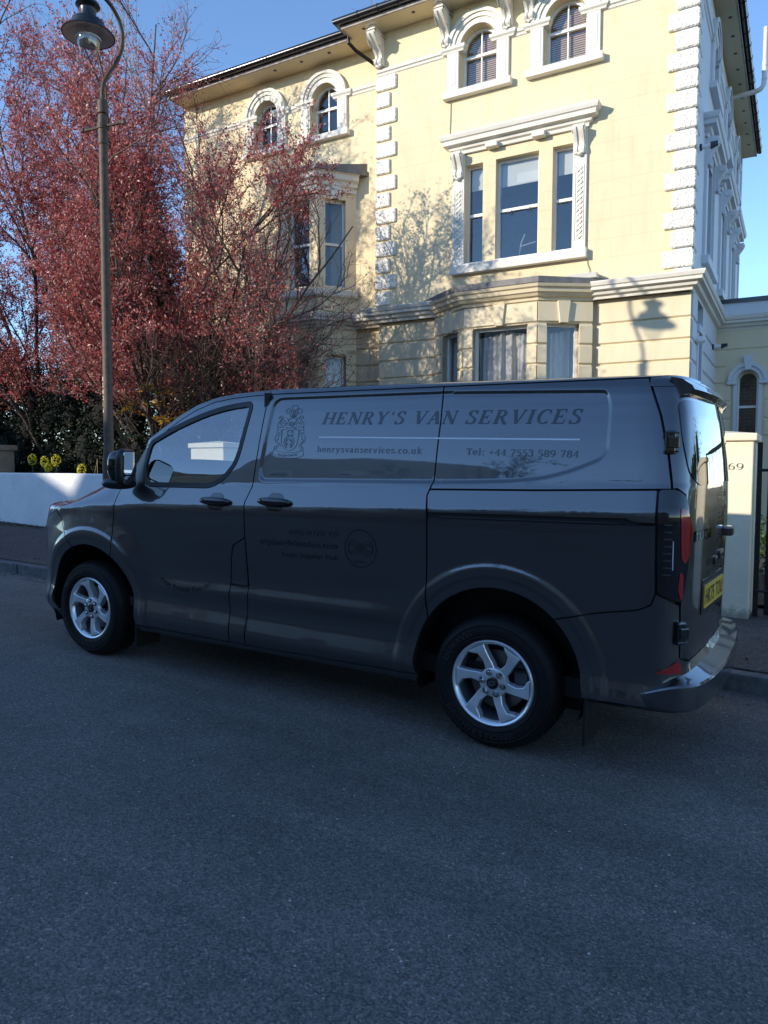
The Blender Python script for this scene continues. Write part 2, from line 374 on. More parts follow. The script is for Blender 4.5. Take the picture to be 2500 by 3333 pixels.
# ================================================================== villa
HOX, HOY = -1.7601, 12.5
V = empty('villa', (HOX, HOY, 0), HYAW)
tag(V, 'large cream stucco villa with white quoins and arched windows', 'house')
SOF, CORN = 9.70, 4.53
RW = .35                       # the wing stands back from the main block
def win_front(x0, x1, z0, z1, y, arched=False, rail=None, bars=(1, 1), fill=None, parent=None, rot=0, org=(0, 0), fr=.045, horns=False, depth=.55):
    """sash window in its own frame: x0..x1 the opening, plane at y (local), looking to -y"""
    wd = empty('window', (org[0], org[1], 0), rot, parent or V)
    cx = (x0+x1)/2; r = (x1-x0)/2
    def outline(i):
        if not arched: return [(x0+i, z0+i), (x1-i, z0+i), (x1-i, z1-i), (x0+i, z1-i)]
        return [(x0+i, z0+i), (x1-i, z0+i)]+arc(cx, z1-r, r-i, 0, math.pi, 16)
    cdt_panel(outline(0), [outline(fr)], y, .06, 'frame', M_winwhite, wd)
    rl = rail if rail is not None else z0+(z1-z0)*.5
    if arched: lim = lambda z: math.sqrt(max(0, (r-fr)**2-max(0, z-(z1-r))**2))
    else: lim = lambda z: r-fr
    l = lim(rl)
    MB().box(cx-l, cx+l, y-.005, y+.05, rl-.024, rl+.024).build('meeting_rail', M_winwhite, wd)
    for (lo, hi, nb) in ((z0+fr, rl-.024, bars[0]), (rl+.024, z1-fr, bars[1])):
        for b in range(nb):
            bx = x0+(x1-x0)*(b+1)/(nb+1)
            MB().box(bx-.011, bx+.011, y+.012, y+.045, lo, hi).build('glazing_bar', M_winwhite, wd)
    q = outline(fr-.004)
    for (lo, hi, yy) in ((z0, rl, .042), (rl, z1+1, .026)):
        pl = []
        for (a, b) in q: pl.append((a, min(max(b, lo), hi)))
        lo_pts = [pp for i, pp in enumerate(pl) if pp != pl[i-1]]
        if hi < z1+.5 and arched: lo_pts = [(x0+fr, z0+fr), (x1-fr, z0+fr), (x1-fr, rl), (x0+fr, rl)]
        if lo > z0 and arched:
            lo_pts = [(cx-l, rl), (cx+l, rl)]+[pp for pp in arc(cx, z1-r, r-fr+.004, 0, math.pi, 16) if pp[1] > rl+.002]
            if rl < z1-r: lo_pts = [(x0+fr, rl), (x1-fr, rl)]+arc(cx, z1-r, r-fr+.004, 0, math.pi, 16)
        mbp = MB(); nn = len(lo_pts); mbp.add([(a, y+yy, b) for a, b in lo_pts], [tuple(range(nn))])
        mbp.build('pane', M_pane, wd)
    if horns:
        for sx in (-1, 1):
            MB().tube([(cx+sx*r*.42-.035, y-.01, rl-.012), (cx+sx*r*.42-.03, y-.04, rl-.04), (cx+sx*r*.42+.03, y-.04, rl-.04), (cx+sx*r*.42+.035, y-.01, rl-.012)], .007, 6).build('sash_lift', M_winwhite, wd)
    # room behind the glass: an open dark box
    d = depth; e = .12
    mb = MB(); a0, a1, b0, b1, yy = x0-e, x1+e, z0-e, z1+e, y+.07
    mb.add([(a0, yy, b0), (a1, yy, b0), (a1, yy, b1), (a0, yy, b1), (a0, yy+d, b0), (a1, yy+d, b0), (a1, yy+d, b1), (a0, yy+d, b1)],
           [(4, 5, 6, 7), (0, 1, 5, 4), (3, 2, 6, 7), (0, 4, 7, 3), (1, 5, 6, 2)]); mb.build('room', M_room, wd)
    if fill == 'venetian':
        nsl = int((z1-z0)/.036)
        mb = MB()
        for k in range(nsl):
            z = z0+.03+k*.036; l2 = r-.02 if not arched else math.sqrt(max(0.0004, (r-.01)**2-max(0, z-(z1-r))**2))
            mb.add([(cx-l2, y+.085, z-.016), (cx+l2, y+.085, z-.016), (cx+l2, y+.096, z+.013), (cx-l2, y+.096, z+.013)], [(0, 1, 2, 3)])
        o = mb.build('venetian_blind', M_blind, wd); o['kind'] = 'stuff'
    if fill == 'roller':
        hgt = (z1-z0)*random.uniform(.20, .25)
        MB().box(x0+.05, x1-.05, y+.075, y+.08, z1-hgt, z1).build('roller_blind', M_blindw, wd)
        if x1-x0 > .6:
            MB().box(x0+.33, x1-.05, y+.071, y+.074, z1-hgt+.02, z1-hgt*.55).build('fallen_blind_fold', mat('blind_light', (.75, .73, .66), .8), wd)
            mb = MB()
            mb.tube([(cx-.1, y+.3, z0+.05), (cx-.05, y+.3, z0+.35), (cx+.02, y+.3, z0+.5)], .012, 5); mb.tube([(cx-.05, y+.3, z0+.3), (cx+.22, y+.3, z0+.34)], .01, 5); mb.box(cx-.2, cx+.1, y+.28, y+.34, z0+.02, z0+.1)
            mb.build('ornament', mat('ornament', (.35, .37, .38), .6), wd)
    if fill in ('curtain', 'net'):
        mb = MB(); cm = M_curtain if fill == 'curtain' else mat('net_curtain', (.62, .60, .57), .9, var=.1, vscale=12)
        segs = [(x0+.02, x1-.02)]
        for (a, b) in segs:
            nx, vs, fs = 60, [], []
            for i in range(nx+1):
                t = i/nx; xx = a+(b-a)*t; ph = xx*26+math.sin(xx*9)*1.6
                for zz, am in ((z0-.1, .055), (z0+(z1-z0)*.5, .045), (z1-.03, .022)):
                    vs.append((xx+.01*math.sin(zz*7+xx*20), y+.16+am*math.sin(ph+zz*.8)+.02*math.sin(xx*61), zz-(.10*abs(math.sin(xx*3.1+1)) if zz > z1-.1 else 0)))
            fs = [(i*3+k, (i+1)*3+k, (i+1)*3+k+1, i*3+k+1) for i in range(nx) for k in range(2)]
            mb.add(vs, fs)
        mb.build('curtain', cm, wd, smooth=True, angle=80)
    return wd
# ---- openings
W1, W2 = (-3.96, -3.27, 8.24, 9.32), (-2.41, -1.71, 8.24, 9.32)
W3, W4 = (-7.44, -6.80, 8.28, 9.31), (-8.92, -8.32, 8.28, 9.31)
WL, WC, WR = (-3.84, -3.50, 5.18, 6.92), (-3.26, -2.48, 5.18, 6.92), (-2.24, -1.885, 5.18, 6.92)
def aout(w, n=20):
    x0, x1, z0, z1 = w; r = (x1-x0)/2
    return [(x0, z0), (x1, z0)]+arc((x0+x1)/2, z1-r, r, 0, math.pi, n)
def rout(w): return [(w[0], w[2]), (w[1], w[2]), (w[1], w[3]), (w[0], w[3])]
cdt_panel([(-5.68, 4.3), (0, 4.3), (0, 9.9), (-5.68, 9.9)], [aout(W1), aout(W2), rout(WL), rout(WC), rout(WR)], 0, .26, 'front_wall', M_cream, V)
cdt_panel([(-11.0, 4.3), (-5.68, 4.3), (-5.68, 9.9), (-11.0, 9.9)], [aout(W3), aout(W4)], RW, .26, 'wing_wall', M_cream, V)
MB().box(-5.68, -5.60, .262, RW+.2, 4.3, 9.9).build('return_wall', M_cream, V)
MB().box(-5.66, -.02, .3, .5, -.5, 4.3).build('lower_core_wall', M_creamp, V)
MB().box(-11.0, -5.7, RW+.3, RW+.5, -.5, 4.3).build('lower_wing_core_wall', M_creamp, V)
# ---- ground floor rustication: each course its own chamfered band
zc = [.4, .75, 1.1, 1.45, 1.8, 2.15, 2.5, 2.86, 3.22, 3.55, 3.89, 4.31]
def course(x0, x1, y0, y1, z0, z1, m, rot=None, pr=.03):
    c = .022; g_ = .008
    mb = MB(); prof = [(0, z0+g_), (-pr, z0+g_+c), (-pr, z1-g_-c), (0, z1-g_), (.2, z1-g_), (.2, z0+g_)]
    mb.prism([(y0+a, b) for a, b in prof], 'x', x0, x1); return mb
for k in range(6, len(zc)-1):
    course(-5.66, -4.34, .1, 0, zc[k], zc[k+1], 0).build('stone_course', M_creamp, V)
    course(-1.46, 0.0, .1, 0, zc[k], zc[k+1], 0).build('stone_course', M_creamp, V)
    course(-6.46, -5.70, RW+.1, 0, zc[k], zc[k+1], 0).build('stone_course', M_creamp, V)
    course(-11.0, -8.35, RW+.1, 0, zc[k], zc[k+1], 0).build('stone_course', M_creamp, V)
MB().box(-5.65, 0, .105, .32, 0, 4.3).build('course_backing', M_creamp, V)
MB().box(-11.0, -5.69, RW+.105, RW+.32, 0, 4.3).build('course_backing', M_creamp, V)
# the side: plain white upper wall with windows, rusticated below
SX = 0.0
side = empty('side_wall_frame', (0, 0, 0), math.pi/2, V)   # local x = depth into the house, local -y = outwards (+X)
SW_top = [(2.05, 2.75, 8.24, 9.32), (4.75, 5.45, 8.24, 9.32), (7.35, 8.05, 8.24, 9.32)]
SW_mid = [(1.62, 2.62, 5.18, 6.92), (4.35, 5.35, 5.18, 6.92), (7.0, 8.0, 5.18, 6.92)]
cdt_panel([(.265, 4.3), (9.45, 4.3), (9.45, 9.9), (.265, 9.9)], [aout(w) for w in SW_top]+[rout(w) for w in SW_mid], 0.0, .26, 'side_upper_wall', M_wside, side)
# corner strip closing the arris
MB().box(-.002, .265, .001, .26, 4.3, 9.9).build('corner_strip', M_wside, side)
for k in range(6, len(zc)-1):
    for a, b in ((0.11, .72), (1.5, 4.1)):
        course(a, b, .0, 0, zc[k], zc[k+1], 0).build('stone_course', M_wside, side)
for w in SW_top: win_front(*w, .16, True, rail=w[2]+(w[3]-w[2])*.56, parent=side)
for w in SW_mid: win_front(*w, .14, False, bars=(0, 0), parent=side)
win_front(.85, 1.35, 2.3, 3.55, .12, False, bars=(0, 0), parent=side)
MB().box(.72, .85, -.05, .2, 2.3, 3.75).build('side_architrave', M_wside, side, bevel=.01)
MB().box(1.35, 1.5, -.05, .2, 2.3, 3.75).build('side_architrave', M_wside, side, bevel=.01)
MB().box(.70, 1.52, -.075, .2, 3.75, 3.88).build('side_lintel', M_wside, side, bevel=.01)
# ---- windows of the front
for w in (W1, W2): win_front(*w, .15, True, rail=8.86, fill='venetian')
for w in (W3, W4): win_front(*w, RW+.15, True, rail=8.86)
win_front(*WL, .12, False, bars=(0, 0), fill='roller', fr=.035); win_front(*WC, .12, False, bars=(0, 0), fill='roller', horns=True); win_front(*WR, .12, False, bars=(0, 0), fill='roller', fr=.035)
# ---- arched surrounds
def arched_surround(w, y, m, par, zi=9.0, pw=.24):
    x0, x1, z0, z1 = w; cx = (x0+x1)/2; r = (x1-x0)/2; zs = z1-r
    a = empty('arched_surround', (0, 0, 0), 0, par)
    for (ra, rb, pr) in ((r+.003, r+.10, .035), (r+.102, r+.17, .06), (r+.172, r+.235, .085)):
        ring = arc(cx, zs, rb, 0, math.pi, 28)+arc(cx, zs, ra, math.pi, 0, 28)
        # band from springing: ends sit on the impost
        n = len(ring); mbx = MB()
        k = 29
        vs = [(p[0], y-pr, p[1]) for p in ring]+[(p[0], y+.1, p[1]) for p in ring]
        fs = [(i, 2*k-2-i, 2*k-1-i, i+1)[::-1] if False else (i, i+1, 2*k-2-i, 2*k-1-i) for i in range(k-1)]
        fs += [(i, n+i, n+(i+1) % n, (i+1) % n) for i in range(n)]
        mbx.add(vs, fs); mbx.build('archivolt', m, a, smooth=True, angle=30, fixn=True)
    for sx in (-1, 1):
        xa = cx+sx*(r+.012); xb = cx+sx*(r+pw)
        MB().box(xa, xb, y-.05, y+.1, z0+.02, zi-.05).build('jamb_pilaster', m, a, bevel=.008)
        MB().box(cx+sx*(r+.06), cx+sx*(r+pw-.05), y-.058, y-.04, z0+.12, zi-.12).build('pilaster_panel', m, a, bevel=.004)
        x_, X_ = sorted((cx+sx*(r-.02), cx+sx*(r+pw+.03)))
        MB().sweep([(x_, y+.06), (x_, y-.0), (X_, y-.0), (X_, y+.06)], [(.0, zi-.09), (.055, zi-.075), (.065, zi-.045), (.09, zi-.02), (.095, zi+.03), (.0, zi+.035)], side=-1).build('impost', m, a)
    MB().box(cx-r-pw-.06, cx+r+pw+.06, y-.12, y+.16, z0-.12, z0).build('sill', m, a, bevel=.012, seg=2)
    return a
for w in (W1, W2): arched_surround(w, 0, M_white, V)
for w in (W3, W4): arched_surround(w, RW, M_white, V)
for w in SW_top: arched_surround(w, 0, M_wside, side)
# impost string course
strp = [(0, 8.90), (.02, 8.915), (.03, 8.95), (.055, 8.965), (.06, 9.01), (.03, 9.03), (0, 9.035)]
def string(a, b, y, par, m):
    MB().sweep([(a, y), (b, y)], strp, side=-1).build('string_course', m, par)
string(-5.66, W1[0]-.28, 0, V, M_white); string(W1[1]+.28, W2[0]-.28, 0, V, M_white); string(W2[1]+.28, -.5, 0, V, M_white)
string(W3[1]+.28, -5.70, RW, V, M_white); string(W4[1]+.28, W3[0]-.28, RW, V, M_white); string(-11.0, W4[0]-.28, RW, V, M_white)
string(.3, SW_top[0][0]-.28, 0, side, M_wside)
for a, b in zip(SW_top, SW_top[1:]): string(a[1]+.28, b[0]-.28, 0, side, M_wside)
# ---- quoins
def quoin(x0, x1, y0, y1, z0, z1, par, m):
    return MB().box(x0, x1, y0, y1, z0, z1).build('quoin', m, par, bevel=.016)
z = 8.89; k = 0
while z > 4.6:
    L = .43 if k % 2 == 0 else .30
    q = quoin(-5.695, -5.68+L, -.045, .1, max(z-.262, 4.555), z, V, M_verm); z -= .309; k += 1
z = 4.655; k = 0
while z < 9.6:
    L = .43 if k % 2 == 0 else .31; S2 = .30 if k % 2 == 0 else .43
    quoin(-L, .035, -.045, .1, z, min(z+.255, 9.66), V, M_verm)
    quoin(.101, S2, -.030, .06, z, min(z+.255, 9.66), side, M_wside); z += .302; k += 1
# ---- consoles, brackets
def console(x, y, zt, hgt, wid, proj, m, par, name='bracket', leaf=True):
    b = empty(name, (x, y, zt), 0, par)
    n = 22; prof = [(.02, 0)]
    for i in range(n+1):
        t = i/n; a = (1-t)
        d = proj*(.16+.84*(.5+.5*math.cos(math.pi*min(1, t/.72)))) if t < .72 else proj*(.16+.16*math.sin((t-.72)/.28*math.pi))
        prof.append((-d, -hgt*t))
    prof.append((.02, -hgt))
    MB().prism(prof, 'x', -wid/2, wid/2).build('scroll', m, b, smooth=True, angle=50)
    pr2 = [(.02, -hgt*.06)]+[(p[0]-.02, p[1]*.96-.015) for p in prof[2:-1]]+[(.02, -hgt*.97)]
    for dx in (-.3, .3): MB().prism(pr2, 'x', wid*(dx-.12), wid*(dx+.12)).build('rib', m, b, smooth=True, angle=50)
    for sx in (-1, 1):
        MB().lathe([(.001, 0), (proj*.30, 0), (proj*.34, wid*.03), (proj*.22, wid*.07), (.001, wid*.075)], 16, 'x', (sx*wid/2 if sx > 0 else -wid/2-wid*.075, -proj*.62, -hgt*.16)).build('volute', m, b, smooth=True)
    if leaf:
        mb = MB()
        for sgn in (-1, 0, 1): mb.lathe([(.001, -hgt*.05), (wid*.17, -hgt*.02), (wid*.15, hgt*.05), (.001, hgt*.07)], 8, 'z', (sgn*wid*.24, -proj*.20-(.02 if sgn == 0 else 0), -hgt*1.0-(.03 if sgn == 0 else 0)))
        mb.build('leaf_drop', m, b, smooth=True)
    return b
def eave_bracket(x, y, par, m):
    b = console(x, y, SOF-.13, .50, .17, .40, m, par, 'eave_bracket')
    MB().sweep([(-.10, .0), (-.10, -.40), (.10, -.40), (.10, .0)], [(-.02, 0), (.0, 0), (.01, .03), (.035, .05), (.045, .09), (.05, .125), (-.02, .125)], side=1).build('cap', m, b)
for x in (-5.60, -4.22, -3.06, -2.66, -.9): eave_bracket(x, 0, V, M_white)
for x in (-5.93,): pass
# ---- hood over the three-light window, pilasters, sill
hood = empty('window_hood', (0, 0, 0), 0, V)
hp = [(0, 7.12), (.05, 7.12), (.06, 7.17), (.10, 7.19), (.115, 7.24), (.19, 7.255), (.20, 7.325), (.225, 7.34), (.245, 7.39), (.25, 7.425), (0, 7.46)]
MB().sweep([(-4.02, .02), (-4.02, 0), (-1.68, 0), (-1.68, .02)], hp, side=-1).build('cornice', M_white, hood)
for x in (-3.30, -2.46): MB().box(x-.11, x+.11, -.15, 0, 7.10, 7.185).build('block', M_white, hood, bevel=.008)
for x in (-3.955, -1.765):
    pz = empty('window_pilaster', (x, 0, 0), 0, V)
    MB().box(-.115, .115, -.05, .02, 5.15, 7.12).build('shaft', M_white, pz, bevel=.006)
    console(0, -.05, 7.12, .42, .19, .15, M_white, pz, 'console')
    # guilloche: two interlaced strands in relief
    mb = MB()
    for ph in (0, math.pi):
        mb.tube([(.042*math.sin(t*2*math.pi/.16+ph), -.052-.006*math.cos(t*2*math.pi/.16*1+ph*.5), 5.32+t) for t in np.arange(0, 1.17, .012)], .013, 5)
    o = mb.build('guilloche', M_white, pz, smooth=True)
    MB().box(-.075, -.065, -.06, -.04, 5.30, 6.52).build('fillet', M_white, pz); MB().box(.065, .075, -.06, -.04, 5.30, 6.52).build('fillet', M_white, pz)
MB().box(-4.09, -1.62, -.12, .12, 4.99, 5.15).build('window_sill', M_white, V, bevel=.012, seg=2)
for (a, b) in ((WL[0], WL[1]), (WC[0], WC[1]), (WR[0], WR[1])): MB().box(a+.002, b-.002, -.02, .14, 5.152, 5.186).build('inner_sill', M_winwhite, V)
# ---- main cornice band over the ground floor, running round the corner and out over the bay
cp = [(0, 4.28), (.03, 4.28), (.04, 4.32), (.10, 4.34), (.12, 4.39), (.185, 4.405), (.19, 4.45), (.215, 4.465), (.235, 4.515), (.235, 4.535), (0, 4.575)]
cb = empty('ground_floor_cornice', (0, 0, 0), 0, V)
BAYP = [(-4.40, 0), (-3.62, -.50), (-2.30, -.50), (-1.52, 0)]
MB().sweep([(-11.0, RW-.03), (-8.42, RW-.03)], cp).build('cornice', M_white, cb)
MB().sweep([(-6.32, RW-.03), (-5.68, RW-.03), (-5.68, -.03), (-4.36, -.03)], cp).build('cornice', M_white, cb)
MB().sweep([(-1.50, -.03), (.0, -.03), (.0, 4.0)], cp).build('cornice', M_white, cb)
MB().box(-.2, .03, 9.45, 9.6, 4.28, 9.7).build('rear_quoin_strip', M_wside, V)
# ---- the canted bays
def bay(path, tops, zbase, ztop, par, floors, name):
    b = empty(name, (0, 0, 0), 0, par)
    n = len(path)
    for i in range(n-1):
        p = Vector(path[i]); q = Vector(path[i+1]); L = (q-p).length; rot = math.atan2(q.y-p.y, q.x-p.x)
        f = empty('bay_face', (p.x, p.y, 0), rot, b)
        for (z0, z1, wz0, wz1, wd, fill, rust, m) in floors:
            off = [None]
            ww = min(wd, L-.34); xa, xb = (L-ww)/2, (L+ww)/2
            if i == 0: xa += .06; xb += .02
            if i == n-2: xa -= .02; xb -= .05
            cdt_panel([(0, z0), (L, z0), (L, z1), (0, z1)], [[(xa, wz0), (xb, wz0), (xb, wz1), (xa, wz1)]], 0, .2, 'wall', m, f)
            win_front(xa, xb, wz0, wz1, .11, False, bars=(0, 0), fill=fill, parent=f, depth=.4, rail=2.82 if rust else None)
            if rust:
                for k in range(6, len(zc)-2):
                    for (a, c) in ((.004, xa), (xb, L-.004)):
                        if c-a > .03: course(a, c, .0, 0, zc[k], zc[k+1], 0, pr=.035).build('stone_course', m, f)
                course(.004, L-.004, .0, 0, wz1+.005, zc[-1]-.04, 0, pr=.035).build('stone_course', m, f)
            mx = (xa+xb)/2; kz = wz1
            MB().prism([(mx-.07, kz), (mx+.07, kz), (mx+.11, kz+.36), (mx-.11, kz+.36)], 'y', -.075, .05).build('keystone', M_white if not rust else M_creamp, f, bevel=.006)
    return b
fl_main = [(0, 4.3, 2.55, 3.90, 1.06, 'curtain', True, M_creamp)]
bay(BAYP, 0, 0, 4.3, V, fl_main, 'bay_window')
bp = [(0, 4.27), (.04, 4.27), (.05, 4.315), (.10, 4.33), (.13, 4.37), (.165, 4.385), (.18, 4.44), (.215, 4.46), (.235, 4.505), (0, 4.51)]
MB().sweep(BAYP, bp).build('bay_cornice', M_creamp, V)
mb = MB(); RP = [(-4.66, .0), (-3.70, -.735), (-2.22, -.735), (-1.26, .0)]
mb.prism(RP, 'z', 4.512, 4.615); mb.build('bay_roof', M_lead, V, bevel=.006)
MB().box(-1.9, -1.42, -.2, -.004, 4.616, 4.70).build('bay_flashing', mat('flashing', (.55, .53, .48), .7), V)
# wing bay, two storeys
WB = [(-8.36, RW), (-7.78, RW-.62), (-6.88, RW-.62), (-6.36, RW)]
fl_w = [(0, 4.3, 2.55, 3.74, .52, 'net', True, M_creamp), (4.55, 7.12, 5.10, 6.82, .52, None, False, M_creamp)]
bay(WB, 0, 0, 7.1, V, fl_w, 'wing_bay_window')
MB().sweep(WB, cp).build('bay_cornice', M_white, V)
MB().sweep(WB, [(0, 4.90), (.06, 4.90), (.085, 4.93), (.09, 5.03), (0, 5.06)]).build('bay_sill_band', M_white, V)
MB().sweep(WB, [(0, 6.95), (.03, 6.96), (.04, 7.04), (.09, 7.06), (.11, 7.13), (.17, 7.16), (.19, 7.25), (.24, 7.27), (0, 7.28)]).build('bay_cornice', M_white, V)
mb = MB(); mb.prism([(-8.66, RW), (-7.92, RW-.87), (-6.74, RW-.87), (-6.06, RW)], 'z', 7.272, 7.36); mb.build('bay_roof', M_lead, V, bevel=.006)
mb = MB(); mb.add([(-8.6, RW, 7.36), (-7.9, RW-.8, 7.362), (-6.76, RW-.8, 7.362), (-6.1, RW, 7.36), (-8.6, RW, 7.52), (-6.1, RW, 7.52)], [(0, 1, 4), (1, 2, 5, 4), (2, 3, 5)]); mb.build('bay_roof_lead', M_lead, V)
# ---- eaves: soffit, fascia, gutter, roof
M_sof = stucco('soffit_paint', (.74, .64, .42), False, .05); M_fasc = mat('fascia_weathered', (.38, .34, .31), .8, var=.3, vscale=8)
EP = [(-11.0, RW), (-5.68, RW), (-5.68, 0), (0, 0), (0, 9.45)]
E_OUT = .50; E_SIDE = .37
def eave_poly(o1, o2): return [(-11.0, RW-o1), (-5.68-o1, RW-o1), (-5.68-o1, -o1), (o2, -o1), (o2, 9.45+.05)]
ev = empty('eaves', (0, 0, 0), 0, V)
outer = eave_poly(E_OUT, E_SIDE); inner = [(-11.0, RW+.1), (-5.58, RW+.1), (-5.58, .1), (-.1, .1), (-.1, 9.5)]
mb = MB()
for zz in (SOF,):
    n = 5; vs = [(x, y, zz) for x, y in outer]+[(x, y, zz) for x, y in inner]
    mb.add(vs, [(i, i+1, n+i+1, n+i) for i in range(n-1)])
mb.build('soffit', M_sof, ev)
def rail_along(o1, o2, prof, name, m):
    P = eave_poly(o1, o2); MB().sweep(P, prof).build(name, m, ev, smooth=True, angle=35)
rail_along(E_OUT, E_SIDE, [(-.03, SOF-.012), (0, SOF-.012), (.0, SOF+.085), (-.03, SOF+.085)], 'fascia', M_fasc)
gp = [(.004, SOF+.06)]+[(.065+.062*math.cos(a), SOF+.105+.062*math.sin(a)) for a in np.linspace(math.pi*1.02, math.pi*2.35, 12)]
rail_along(E_OUT, E_SIDE, gp, 'gutter', M_gut)
for i in range(14):
    x = -.3-i*.42
    if x > -5.9: MB().lathe([(.068, -.012), (.071, 0), (.068, .012)], 14, 'x', (x, -E_OUT-.065, SOF+.105)).build('gutter_joint', M_gut, ev)
for i in range(18):
    y = .3+i*.52; MB().lathe([(.068, -.014), (.074, 0), (.068, .014)], 14, 'y', (E_SIDE+.065, y, SOF+.105)).build('gutter_joint', M_gut, ev)
def vent(x, y):
    MB().lathe([(.001, -.004), (.034, -.004), (.036, 0)], 14, 'z', (x, y, SOF-.002)).build('soffit_vent', M_black, ev)
for x in (-5.80, -4.76, -3.9, -2.3, -1.4): vent(x, -.30)
for x in (-8.15, -7.48, -6.81): vent(x, RW-.30)
for k in range(11): vent(.22, 1.3+.665*(k+1))
# roofs: low pitched hips
mb = MB(); z0 = SOF+.14; a, b = -5.68-.52, .40
mb.add([(a, -.52, z0), (b, -.52, z0), (b, 9.6, z0), (a, 9.6, z0), (-4, 4, z0+1.5), (-1.8, 4, z0+1.5), (-1.8, 5.5, z0+1.5), (-4, 5.5, z0+1.5)], [(0, 1, 5, 4), (1, 2, 6, 5), (2, 3, 7, 6), (3, 0, 4, 7), (4, 5, 6, 7)])
mb.add([(-11.0, RW-.52, z0), (a+.1, RW-.52, z0), (a+.1, 6, z0+1.9), (-11.0, 6, z0+1.9)], [(0, 1, 2, 3)]); mb.build('roof', M_slate, V)
ch = empty('chimney', (-5.35, .85, 10.2), 0, V)
MB().box(-.55, .45, -.1, .5, -.6, .75).build('stack', M_creamp, ch, bevel=.01); MB().box(-.62, .52, -.17, .57, .32, .42).build('chimney_band', M_creamp, ch, bevel=.01); MB().box(-.6, .5, -.15, .55, .75, .95).build('chimney_cap', M_creamp, ch, bevel=.02)
for x in (-.25, .2): MB().lathe([(.12, 0), (.10, .5), (.13, .52), (.13, .6), (.09, .6)], 12, 'z', (x, .2, .95)).build('chimney_pot', mat('terracotta', (.35, .14, .08), .8), ch)
# rainwater swan neck on the wing
MB().tube([(-6.20, RW-.55, SOF+.05), (-6.20, RW-.55, SOF-.10), (-6.12, RW-.42, SOF-.20), (-5.86, RW-.02, SOF-.38), (-5.80, RW+.0, SOF-.5)], .036, 10).build('downpipe', M_gut, V, smooth=True)
# side hoods and consoles
for w in SW_mid:
    a, b = w[0]-.18, w[1]+.18
    MB().sweep([(a-.12, .02), (a-.12, 0), (b+.12, 0), (b+.12, .02)], hp).build('side_hood', M_wside, side)
    for x in (a, b):
        MB().box(x-.11, x+.11, -.05, .02, 5.15, 7.12).build('side_pilaster', M_wside, side, bevel=.006)
        console(x, -.05, 7.12, .45, .19, .17, M_wside, side, 'console')
    MB().box(a-.16, b+.16, -.12, .14, 5.0, 5.15).build('side_sill', M_wside, side, bevel=.01)
# flue pipe through the side wall
M_flue = mat('white_flue', (.72, .68, .62), .5, var=.06, vscale=9)
fz = 9.60; fy = 5.62
fl = empty('flue_pipe', (0, fy, fz), 0, V)
MB().tube([(0, 0, 0), (.50, 0, .02), (.60, 0, .05), (.66, 0, .13), (.67, 0, .24), (.67, 0, .62)], .052, 12).build('pipe', M_flue, fl, smooth=True)
MB().tube([(.67, 0, .62), (.67, 0, 1.32)], .046, 12).build('terminal', mat('flue_end', (.74, .60, .48), .5), fl, smooth=True)
for zz in (.24, .40, .52): MB().lathe([(.053, -.012), (.06, 0), (.053, .012)], 14, 'z', (.67, 0, zz)).build('pipe_collar', M_flue, fl)
# ---- side extension with an arched window
XN = 4.0
ex = empty('side_extension', (0, XN, 0), 0, V)
XW = (.44, .82, 2.0, 3.46)
cdt_panel([(-.02, 0), (3.2, 0), (3.2, 4.34), (-.02, 4.34)], [aout(XW)], 0, .2, 'wall', M_creamp, ex)
for k in range(5, len(zc)-1):
    z0_, z1_ = zc[k], zc[k+1]
    if z1_ < 3.26: rngs = ((.02, XW[0]-.12), (XW[1]+.12, 3.2))
    elif z0_ < 3.7: rngs = ((.02, XW[0]-.22), (XW[1]+.22, 3.2))
    else: rngs = ((.02, 3.2),)
    for a, b in rngs: course(a, b, -.001, 0, z0_, z1_, 0, pr=.02).build('stone_course', M_creamp, ex)
MB().sweep([(.0, 0), (3.2, 0)], cp).build('extension_cornice', M_white, ex)
MB().box(.05, 3.2, -.05, .2, 4.575, 4.82).build('parapet', M_wside, ex); MB().box(.02, 3.2, -.09, .25, 4.82, 4.90).build('parapet_coping', M_gut, ex)
xw = win_front(*XW, .13, True, rail=2.75, bars=(0, 0), parent=ex, fr=.035, depth=.3)
cx = (XW[0]+XW[1])/2; rr = (XW[1]-XW[0])/2
for (ra, rb, pr) in ((rr+.02, rr+.09, .05), (rr+.092, rr+.17, .075)):
    ring = arc(cx, XW[3]-rr, rb, 0, math.pi, 24)+arc(cx, XW[3]-rr, ra, math.pi, 0, 24); k = 25; n = 50
    mbx = MB(); vs = [(p[0], -pr, p[1]) for p in ring]+[(p[0], .1, p[1]) for p in ring]
    fs = [(i, i+1, 2*k-2-i, 2*k-1-i) for i in range(k-1)]+[(i, n+i, n+(i+1) % n, (i+1) % n) for i in range(n)]
    mbx.add(vs, fs); mbx.build('archivolt', M_wside, ex, fixn=True, smooth=True, angle=30)
MB().prism([(cx-.055, 3.47), (cx+.055, 3.47), (cx+.085, 3.75), (cx-.085, 3.75)], 'y', -.11, .05).build('keystone', M_wside, ex, bevel=.006)
for sx in (-1, 1):
    x_, X_ = sorted((cx+sx*(rr+.0), cx+sx*(rr+.20)))
    MB().box(x_, X_, -.085, .05, 3.19, 3.265).build('impost', M_wside, ex, bevel=.012)
    x_, X_ = sorted((cx+sx*(rr+.0), cx+sx*(rr+.07)))
    MB().box(x_, X_, -.045, .05, 2.0, 3.19).build('jamb', M_wside, ex, bevel=.006)
